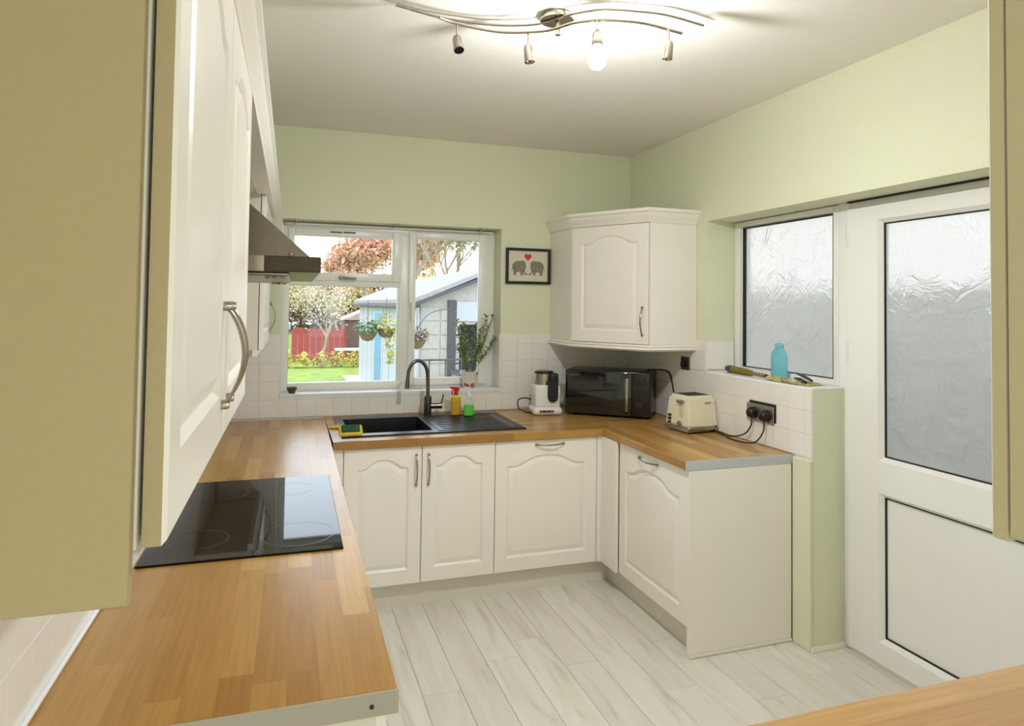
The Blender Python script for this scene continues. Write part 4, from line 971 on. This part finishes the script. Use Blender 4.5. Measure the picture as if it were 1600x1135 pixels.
b2_ = part('bar', tube(B(), bez([(x, y, 2.588) for x, y in upL+upR]), 0.0045, 10), M_chrome, T, 60)
def spot(x, y, dirv):
    bm = B(); tube(bm, [(x, y, zl), (x, y, zl-0.055)], 0.0035, 8); d = Vector(dirv).normalized(); c = Vector((x, y, zl-0.055))-d*0.012
    s_ = part('spot_stem', bm, M_chrome, T, 50)
    bm = B(); lathe(bm, [(0, 0), (0.012, 0.003), (0.016, 0.014), (0.0185, 0.066), (0.0165, 0.066), (0.0150, 0.052), (0, 0.050)], c, 20, axis=d)
    h_ = part('spot_head', bm, M_chrome, T, 50)
    bm = B(); lathe(bm, [(0.0148, 0), (0, 0.002)], c+d*0.054, 16, axis=d); part('spot_lens', bm, M_black, T, 40, sub=h_)
spot(0.917, -1.790, (0.05, -0.45, -0.9)); spot(1.179, -1.800, (0.10, -0.1, -1)); spot(1.632, -2.010, (-0.06, 0.1, -1))
bm = B(); tube(bm, [(1.363, -1.985, zl), (1.365, -1.985, zl-0.045)], 0.004, 8); part('spot_stem', bm, M_chrome, T, 50)
bm = B(); lathe(bm, [(0.008, 0.0), (0.015, -0.010), (0.019, -0.045), (0.018, -0.052), (0, -0.052)][::-1], (1.365, -1.985, zl-0.035), 20); part('lamp_holder', bm, M_chrome, T, 50)
M_bulb = mat('lit_bulb', (1, 1, 1, 1), 0.4, emit=((1.0, 0.90, 0.72, 1), 14.0))
prof = [(0.013, 0.0), (0.014, -0.010), (0.021, -0.022), (0.029, -0.036), (0.0325, -0.050), (0.031, -0.066), (0.023, -0.079), (0.011, -0.086), (0, -0.088)]
bm = B(); lathe(bm, [(0, 0)]+prof, (1.366, -1.985, zl-0.084), 24); bl = part('bulb', bm, M_bulb, T, 60)
bpy.data.objects['bulb_light'].location = (1.366, -1.985, zl-0.215)

# ------------------------------------------------------------------ outside
GZ = -0.42
M_grass = noisy(mat('lawn', rgb(128, 149, 56), 0.9), 3.0, 0.22, 0.6, dist=0.02)
M_pav = noisy(mat('concrete', rgb(228, 226, 221), 0.9), 5, 0.1)
bm = B(); box(bm, -25, 0.6, GZ-0.1, 40, 60, GZ); struct('ground', bm, M_grass)
bm = B(); box(bm, 1.9, 0.5, GZ-0.05, 12, 14.8, GZ+0.015); struct('patio', bm, M_pav)
bm = B(); box(bm, 2.98, -8.0, GZ-0.05, 12, 0.5, GZ); struct('side_path', bm, M_pav)
bm = B(); box(bm, 4.3, -8, GZ, 4.4, 3.0, 1.70); 
M_fence = noisy(mat('grey_render', rgb(168, 170, 168), 0.85), 6, 0.12, 0.3)
tag(link('boundary_wall', bm, M_fence), 'grey boundary wall seen blurred through the frosted glass', 'wall')

# whitewashed outbuilding
M_render = noisy(mat('whitewashed_block', rgb(166, 161, 154), 0.9), 14, 0.08, 0.4, dist=0.01); M_wboard = noisy(mat('white_boards', rgb(168, 171, 178), 0.8), 20, 0.04)
M_roof = noisy(mat('corrugated_roof', rgb(144, 141, 144), 0.8), 10, 0.1); M_gut = noisy(mat('dark_gutter', rgb(72, 70, 72), 0.6), 20, 0.1)
T = thing('outbuilding', 'white block outbuilding with a pitched grey roof in the garden', 'outbuilding', (4.5, 10, GZ))
ox0, ox1, oy0, oy1 = 2.30, 4.75, 6.0, 14.6; ez = 1.62; rx = 3.50; rzg = ez+(rx-ox0)*0.41
bm = B(); mt_ = Matrix.Translation((0, oy0, 0)) @ Matrix.Rotation(R(90), 4, 'X')
prism(bm, [(ox0, GZ), (2.74, GZ), (2.74, 1.25), (4.3, 1.25), (4.3, GZ), (ox1, GZ), (ox1, ez), (rx, rzg), (ox0, ez)], -0.15, 0.0, mt_); g_ = part('gable_wall', bm, M_render, T)
part('side_wall', box(B(), ox0, oy0+0.15, GZ, ox0+0.12, oy1, ez), M_render, T)
part('far_wall', box(B(), ox1-0.12, oy0+0.15, GZ, ox1, oy1, ez), M_render, T)
part('lintel', box(B(), 2.86, oy0-0.03, 1.30, 4.40, oy0, 1.60), M_wboard, T)
part('doorway_back', box(B(), 2.6, oy0+1.2, GZ, 4.6, oy0+1.25, 1.3), M_gut, T)
part('door_post', box(B(), 2.72, oy0-0.04, GZ, 2.85, oy0-0.001, 1.62, 0.01, 1), M_gut, T)
for sgn in (0, 1):
    bm = B()
    if sgn == 0: pr = [(ox0-0.14, ez-0.06), (rx, rzg+0.01), (rx, rzg+0.07), (ox0-0.14, ez+0.01)]
    else: pr = [(ox1+0.14, ez-0.06), (rx, rzg+0.01), (rx, rzg+0.07), (ox1+0.14, ez+0.01)]
    prism(bm, pr, -(oy1-oy0)-0.2, 0.16, mt_); part('roof_slope', bm, M_roof, T)
bm = B(); prism(bm, [(ox0-0.16, ez-0.12), (rx, rzg-0.07), (rx, rzg-0.02), (ox0-0.16, ez-0.06)], 0.0, 0.17, mt_); part('bargeboard', bm, M_gut, T)
part('gutter', box(B(), ox0-0.20, oy0-0.16, ez-0.13, ox0-0.10, oy1, ez-0.07, 0.01, 1), M_gut, T)
for k in range(9):
    part('wall_board', box(B(), ox0-0.022, oy0+0.3+k*0.9, GZ, ox0-0.001, oy0+1.12+k*0.9, ez-0.14, 0.004, 1), M_wboard, T)
for r_ in range(9):
    for c_ in range(2):
        part('block', box(B(), ox0+0.01+c_*0.31, oy0-0.012, GZ+0.01+r_*0.215, ox0+0.30+c_*0.31, oy0-0.0005, GZ+0.205+r_*0.215, 0.004, 1), M_render, T)
bm = B(); tube(bm, [(ox0-0.06, oy0-0.06, ez-0.12), (ox0-0.06, oy0-0.06, GZ)], 0.035, 10); part('downpipe', bm, M_wboard, T, 40)
bm = B(); box(bm, 1.42, 4.3, GZ, 1.50, 4.38, 1.45, 0.005, 1)
tag(link('garden_post', bm, noisy(mat('pale_blue_paint', rgb(113, 149, 173), 0.7), 10, 0.05)), 'pale blue painted post in front of the white outbuilding', 'post')
T = thing('wheelie_bin', 'dark green wheelie bin in the outbuilding doorway', 'bin', (3.0, 5.6, GZ))
bm = B(); prism(bm, [(-0.24, 0.05), (0.24, 0.05), (0.30, 0.95), (-0.30, 0.95)], -0.3, 0.3, Matrix.Translation((3.05, 5.5, GZ)) @ Matrix.Rotation(R(90), 4, 'X')); part('tub', bm, noisy(mat('bin_green', rgb(113, 144, 132), 0.6), 10, 0.1), T)
part('lid', box(B(), 2.72, 5.18, GZ+0.95, 3.38, 5.84, GZ+1.0, 0.02, 2), M_gut, T)
for yy in (5.3, 5.7):
    bm = B(); lathe(bm, [(0.1, -0.02), (0.1, 0.02)], (3.24, yy, GZ+0.1), 16, axis=(0, 1, 0)); part('wheel', bm, M_gut, T)
# railing in front of the outbuilding
T = thing('metal_railing', 'thin dark metal railing outside the right-hand window light', 'railing', (2.1, 3.0, GZ)); bm = B()
part('rail', tube(B(), [(1.6, 2.8, 0.98), (2.5, 2.8, 0.98)], 0.010, 8), M_gut, T)
for k in range(6): part('baluster', tube(B(), [(1.62+k*0.17, 2.8, 0.98), (1.62+k*0.17, 2.8, GZ)], 0.007, 6), M_gut, T)
# hanging baskets
def foliage_ball(bm, c, rx_, rz2, n, L, rnd):
    for _ in range(n):
        a = rnd.random()*6.28; b = rnd.uniform(-1, 1); q = (rnd.random()**0.4); s = math.sqrt(1-b*b)
        p = Vector((c[0]+rx_*q*s*math.cos(a), c[1]+rx_*q*s*math.sin(a), c[2]+rz2*q*b))
        leaf(bm, p, (math.cos(a), math.sin(a), rnd.uniform(-.8, .8)), L*(0.6+rnd.random()*0.7), L*0.32, (rnd.random()-.5, rnd.random()-.5, 1))
rnd = random.Random(11)
cols = {'green': rgb(104, 132, 99), 'yellow': rgb(171, 166, 77), 'brown': rgb(118, 96, 87)}
for nm, (x, z), r_, lab, trail in (('green', (1.125, 1.30), 0.075, 'hanging basket of dull green leaves outside, leftmost of the three', 0.0), ('yellow', (1.30, 1.33), 0.10, 'hanging basket with trailing yellow-green leaves outside, middle of the three', 0.34), ('brown', (1.60, 1.22), 0.075, 'brown hanging basket outside, seen through the right-hand window light', 0.0)):
    T = thing('hanging_basket', lab, 'hanging basket', (x, 2.5, z-0.1))
    bm = B(); lathe(bm, [(0, -0.09), (0.05, -0.075), (0.085, -0.02), (0.09, 0.0), (0.08, 0.0)], (x, 2.5, z-0.02), 16); part('basket', bm, noisy(mat('basket_'+nm, rgb(111, 92, 72), 0.9), 40, 0.2), T, 40)
    bm = B(); foliage_ball(bm, (x, 2.5, z+0.02), r_+0.03, r_, 170, 0.045, rnd)
    if trail:
        for k in range(110):
            t = rnd.random(); leaf(bm, (x+0.03+rnd.uniform(-.05, .05)*(1-t*.5), 2.45+rnd.uniform(-.03, .03), z-t*trail), (rnd.uniform(-1, 1), rnd.uniform(-1, 1), -0.4), 0.04, 0.012, (0, 0, 1))
    f_ = part('foliage', bm, noisy(mat('leaf_'+nm, cols[nm], 0.7), 30, 0.3), T); f_['kind'] = 'stuff'
    part('hanger', tube(B(), [(x, 2.5, z), (x, 2.5, z+0.28)], 0.003, 6), M_gut, T)
bm = B(); tube(bm, bez([(1.60, 2.5, 1.30), (1.70, 2.7, 1.40), (2.0, 3.6, 1.47), (2.80, 5.955, 1.50)]), 0.008, 8)
tag(link('basket_bracket', bm, M_gut, None, 40), 'thin curved metal bracket outside in front of the outbuilding', 'bracket')
# far garden
M_redf = noisy(mat('red_paint', rgb(164, 65, 68), 0.8), 12, 0.12)
T = thing('red_fence', 'red painted board fence at the far end of the lawn', 'fence', (1.6, 20, GZ))
for k in range(9): part('board', box(B(), 0.62+k*0.2, 20.0, GZ, 0.81+k*0.2, 20.03, 0.66+0.02*(k % 2), 0.004, 1), M_redf, T)
T = thing('garden_shed', 'low grey block shed with a pale roof left of the red fence', 'shed', (-0.5, 20.5, GZ))
part('wall', box(B(), -1.6, 20.3, GZ, 0.5, 22.0, 0.62), noisy(mat('shed_grey', rgb(183, 178, 173), 0.9), 8, 0.15), T)
part('roof', box(B(), -1.75, 20.1, 0.62, 0.58, 22.1, 0.84, 0.02, 1), M_wboard, T)
T = thing('garden_bench', 'pale bench on the lawn in front of the dark shed', 'bench', (2.55, 18.5, GZ))
part('seat', box(B(), 1.95, 18.3, 0.02, 3.2, 18.8, 0.08, 0.01, 1), noisy(mat('bench_pale', rgb(239, 239, 238), 0.8), 8, 0.05), T)
for xx in (2.0, 3.1):
    for yy in (18.35, 18.7): part('leg', box(B(), xx, yy, GZ, xx+0.06, yy+0.06, 0.02), M_gut, T)
T = thing('dark_shed', 'dark brown timber shed behind the bench at the end of the garden', 'shed', (3.4, 21.5, GZ))
part('wall', box(B(), 2.45, 21.0, GZ, 4.6, 23, 0.95), noisy(mat('dark_timber', rgb(113, 87, 84), 0.9), 6, 0.2), T)
bm = B(); prism(bm, [(2.35, 0.95), (4.7, 0.95), (3.5, 1.45)], -2.2, 0.1, Matrix.Translation((0, 21, 0)) @ Matrix.Rotation(R(90), 4, 'X')); part('roof', bm, noisy(mat('shed_roof', rgb(171, 152, 142), 0.9), 6, 0.2), T)
# low flowering border in front of the fence
M_bord = noisy(mat('border_yellow', rgb(202, 183, 92), 0.85), 4, 0.35)
rnd = random.Random(4)
ORD = ['leftmost', 'second from left', 'third from left', 'fourth from left', 'fifth from left']
for i in range(5):
    x = 0.40+i*0.52; bm = B(); foliage_ball(bm, (x, 17.4, GZ+0.24), 0.21, 0.24+0.08*rnd.random(), 170, 0.11, rnd)
    o_ = tag(link('border_plant', bm, M_bord), 'low yellowing border plant in the bed before the red fence, '+ORD[i], 'plant', 'yellowing border plants along the lawn edge')
# trees
M_bark = noisy(mat('bark', rgb(161, 145, 133), 0.95), 12, 0.2, 0.4)
def tree(x, y, h, seed, spread, label, leafcol=None, nleaf=0, L=0.16, depth=5, tr=0.12, cr_=None):
    rnd = random.Random(seed); T = thing('tree', label, 'tree', (x, y, GZ)); bm = B(); tips = []
    def grow(p, d, L_, r, k):
        n = 3; q = p; pts = [p]
        for i in range(n):
            d = (d+Vector((rnd.uniform(-.22, .22), rnd.uniform(-.22, .22), rnd.uniform(-.05, .16)))).normalized(); q = q+d*L_/n; pts.append(q)
        tube(bm, pts, r, 5 if k > 1 else 4, rs=[r*(1-0.35*i/n) for i in range(n+1)])
        tips.extend(pts[2:]) if k <= 2 else None
        if k <= 0: return
        for _ in range(3 if k > 1 else 4):
            a = rnd.random()*6.28; nd = (d+Vector((math.cos(a), math.sin(a), 0.15))*spread*rnd.uniform(0.5, 1.1)).normalized(); grow(pts[-1 if rnd.random() < .6 else 2], nd, L_*rnd.uniform(.62, .82), r*0.6, k-1)
    grow(Vector((x, y, GZ)), Vector((0, 0, 1)), h*0.30, tr, depth); part('trunk', bm, M_bark, T)
    if nleaf:
        bm = B()
        for _ in range(nleaf):
            p = rnd.choice(tips)+Vector((rnd.gauss(0, .22), rnd.gauss(0, .22), rnd.gauss(0, .2))); leaf(bm, p, (rnd.uniform(-1, 1), rnd.uniform(-1, 1), rnd.uniform(-1, 1)), L*(.6+rnd.random()*.8), L*0.4, (rnd.random()-.5, 0.3, 1))
        f_ = part('foliage', bm, noisy(mat('foliage_%d' % seed, leafcol, 0.85), 1.2, 0.2), T); f_['kind'] = 'stuff'
    return T
tree(4.2, 27, 5.6, 21, 0.66, 'rusty orange autumn tree rising into the top window light', rgb(223, 177, 154), 6500, 0.20, tr=0.10)
tree(6.1, 38, 7.6, 22, 0.7, 'coral-leaved autumn tree behind the outbuilding roof', rgb(231, 183, 161), 6500, 0.26)
tree(0.1, 27.5, 4.0, 23, 0.95, 'pale bare-branched tree behind the low grey shed', rgb(213, 197, 158), 4200, 0.13, tr=0.07, depth=6)
tree(1.55, 18.8, 2.9, 24, 0.85, 'bare shrubby tree standing before the red fence', rgb(231, 220, 189), 1200, 0.07, tr=0.06, depth=6)
tree(3.1, 33.5, 4.4, 25, 0.95, 'sandy brown tree between the sheds and the orange tree', rgb(231, 198, 159), 6000, 0.24, tr=0.08)
tree(-2.6, 33, 4.4, 26, 0.95, 'thin tree at the far left behind the grey shed', rgb(216, 203, 170), 3600, 0.18, tr=0.08, depth=6)
tree(6.6, 30.5, 8.6, 27, 0.6, 'tall twiggy tree farther off, left in the right-hand window light', rgb(199, 171, 135), 2200, 0.16, tr=0.16, depth=6)
tree(7.35, 24, 7.6, 28, 0.6, 'tall twiggy tree at the right of the window view', rgb(179, 164, 136), 2400, 0.14, tr=0.15, depth=6)
tree(5.6, 19.5, 2.9, 29, 0.7, 'yellow-orange shrub tree just over the outbuilding roof', rgb(231, 195, 142), 3200, 0.14, tr=0.07)
rnd = random.Random(77); bm = B()
for k in range(26): foliage_ball(bm, (-9+k*1.1, 42.0, GZ+1.6), 1.0, 1.9+rnd.random()*0.9, 750, 0.42, rnd)
h_ = tag(link('hedge', bm, noisy(mat('hedge_leaf', rgb(149, 129, 108), 0.9), 0.6, 0.2)), 'long pale brown hedge closing the far end of the garden', 'hedge')
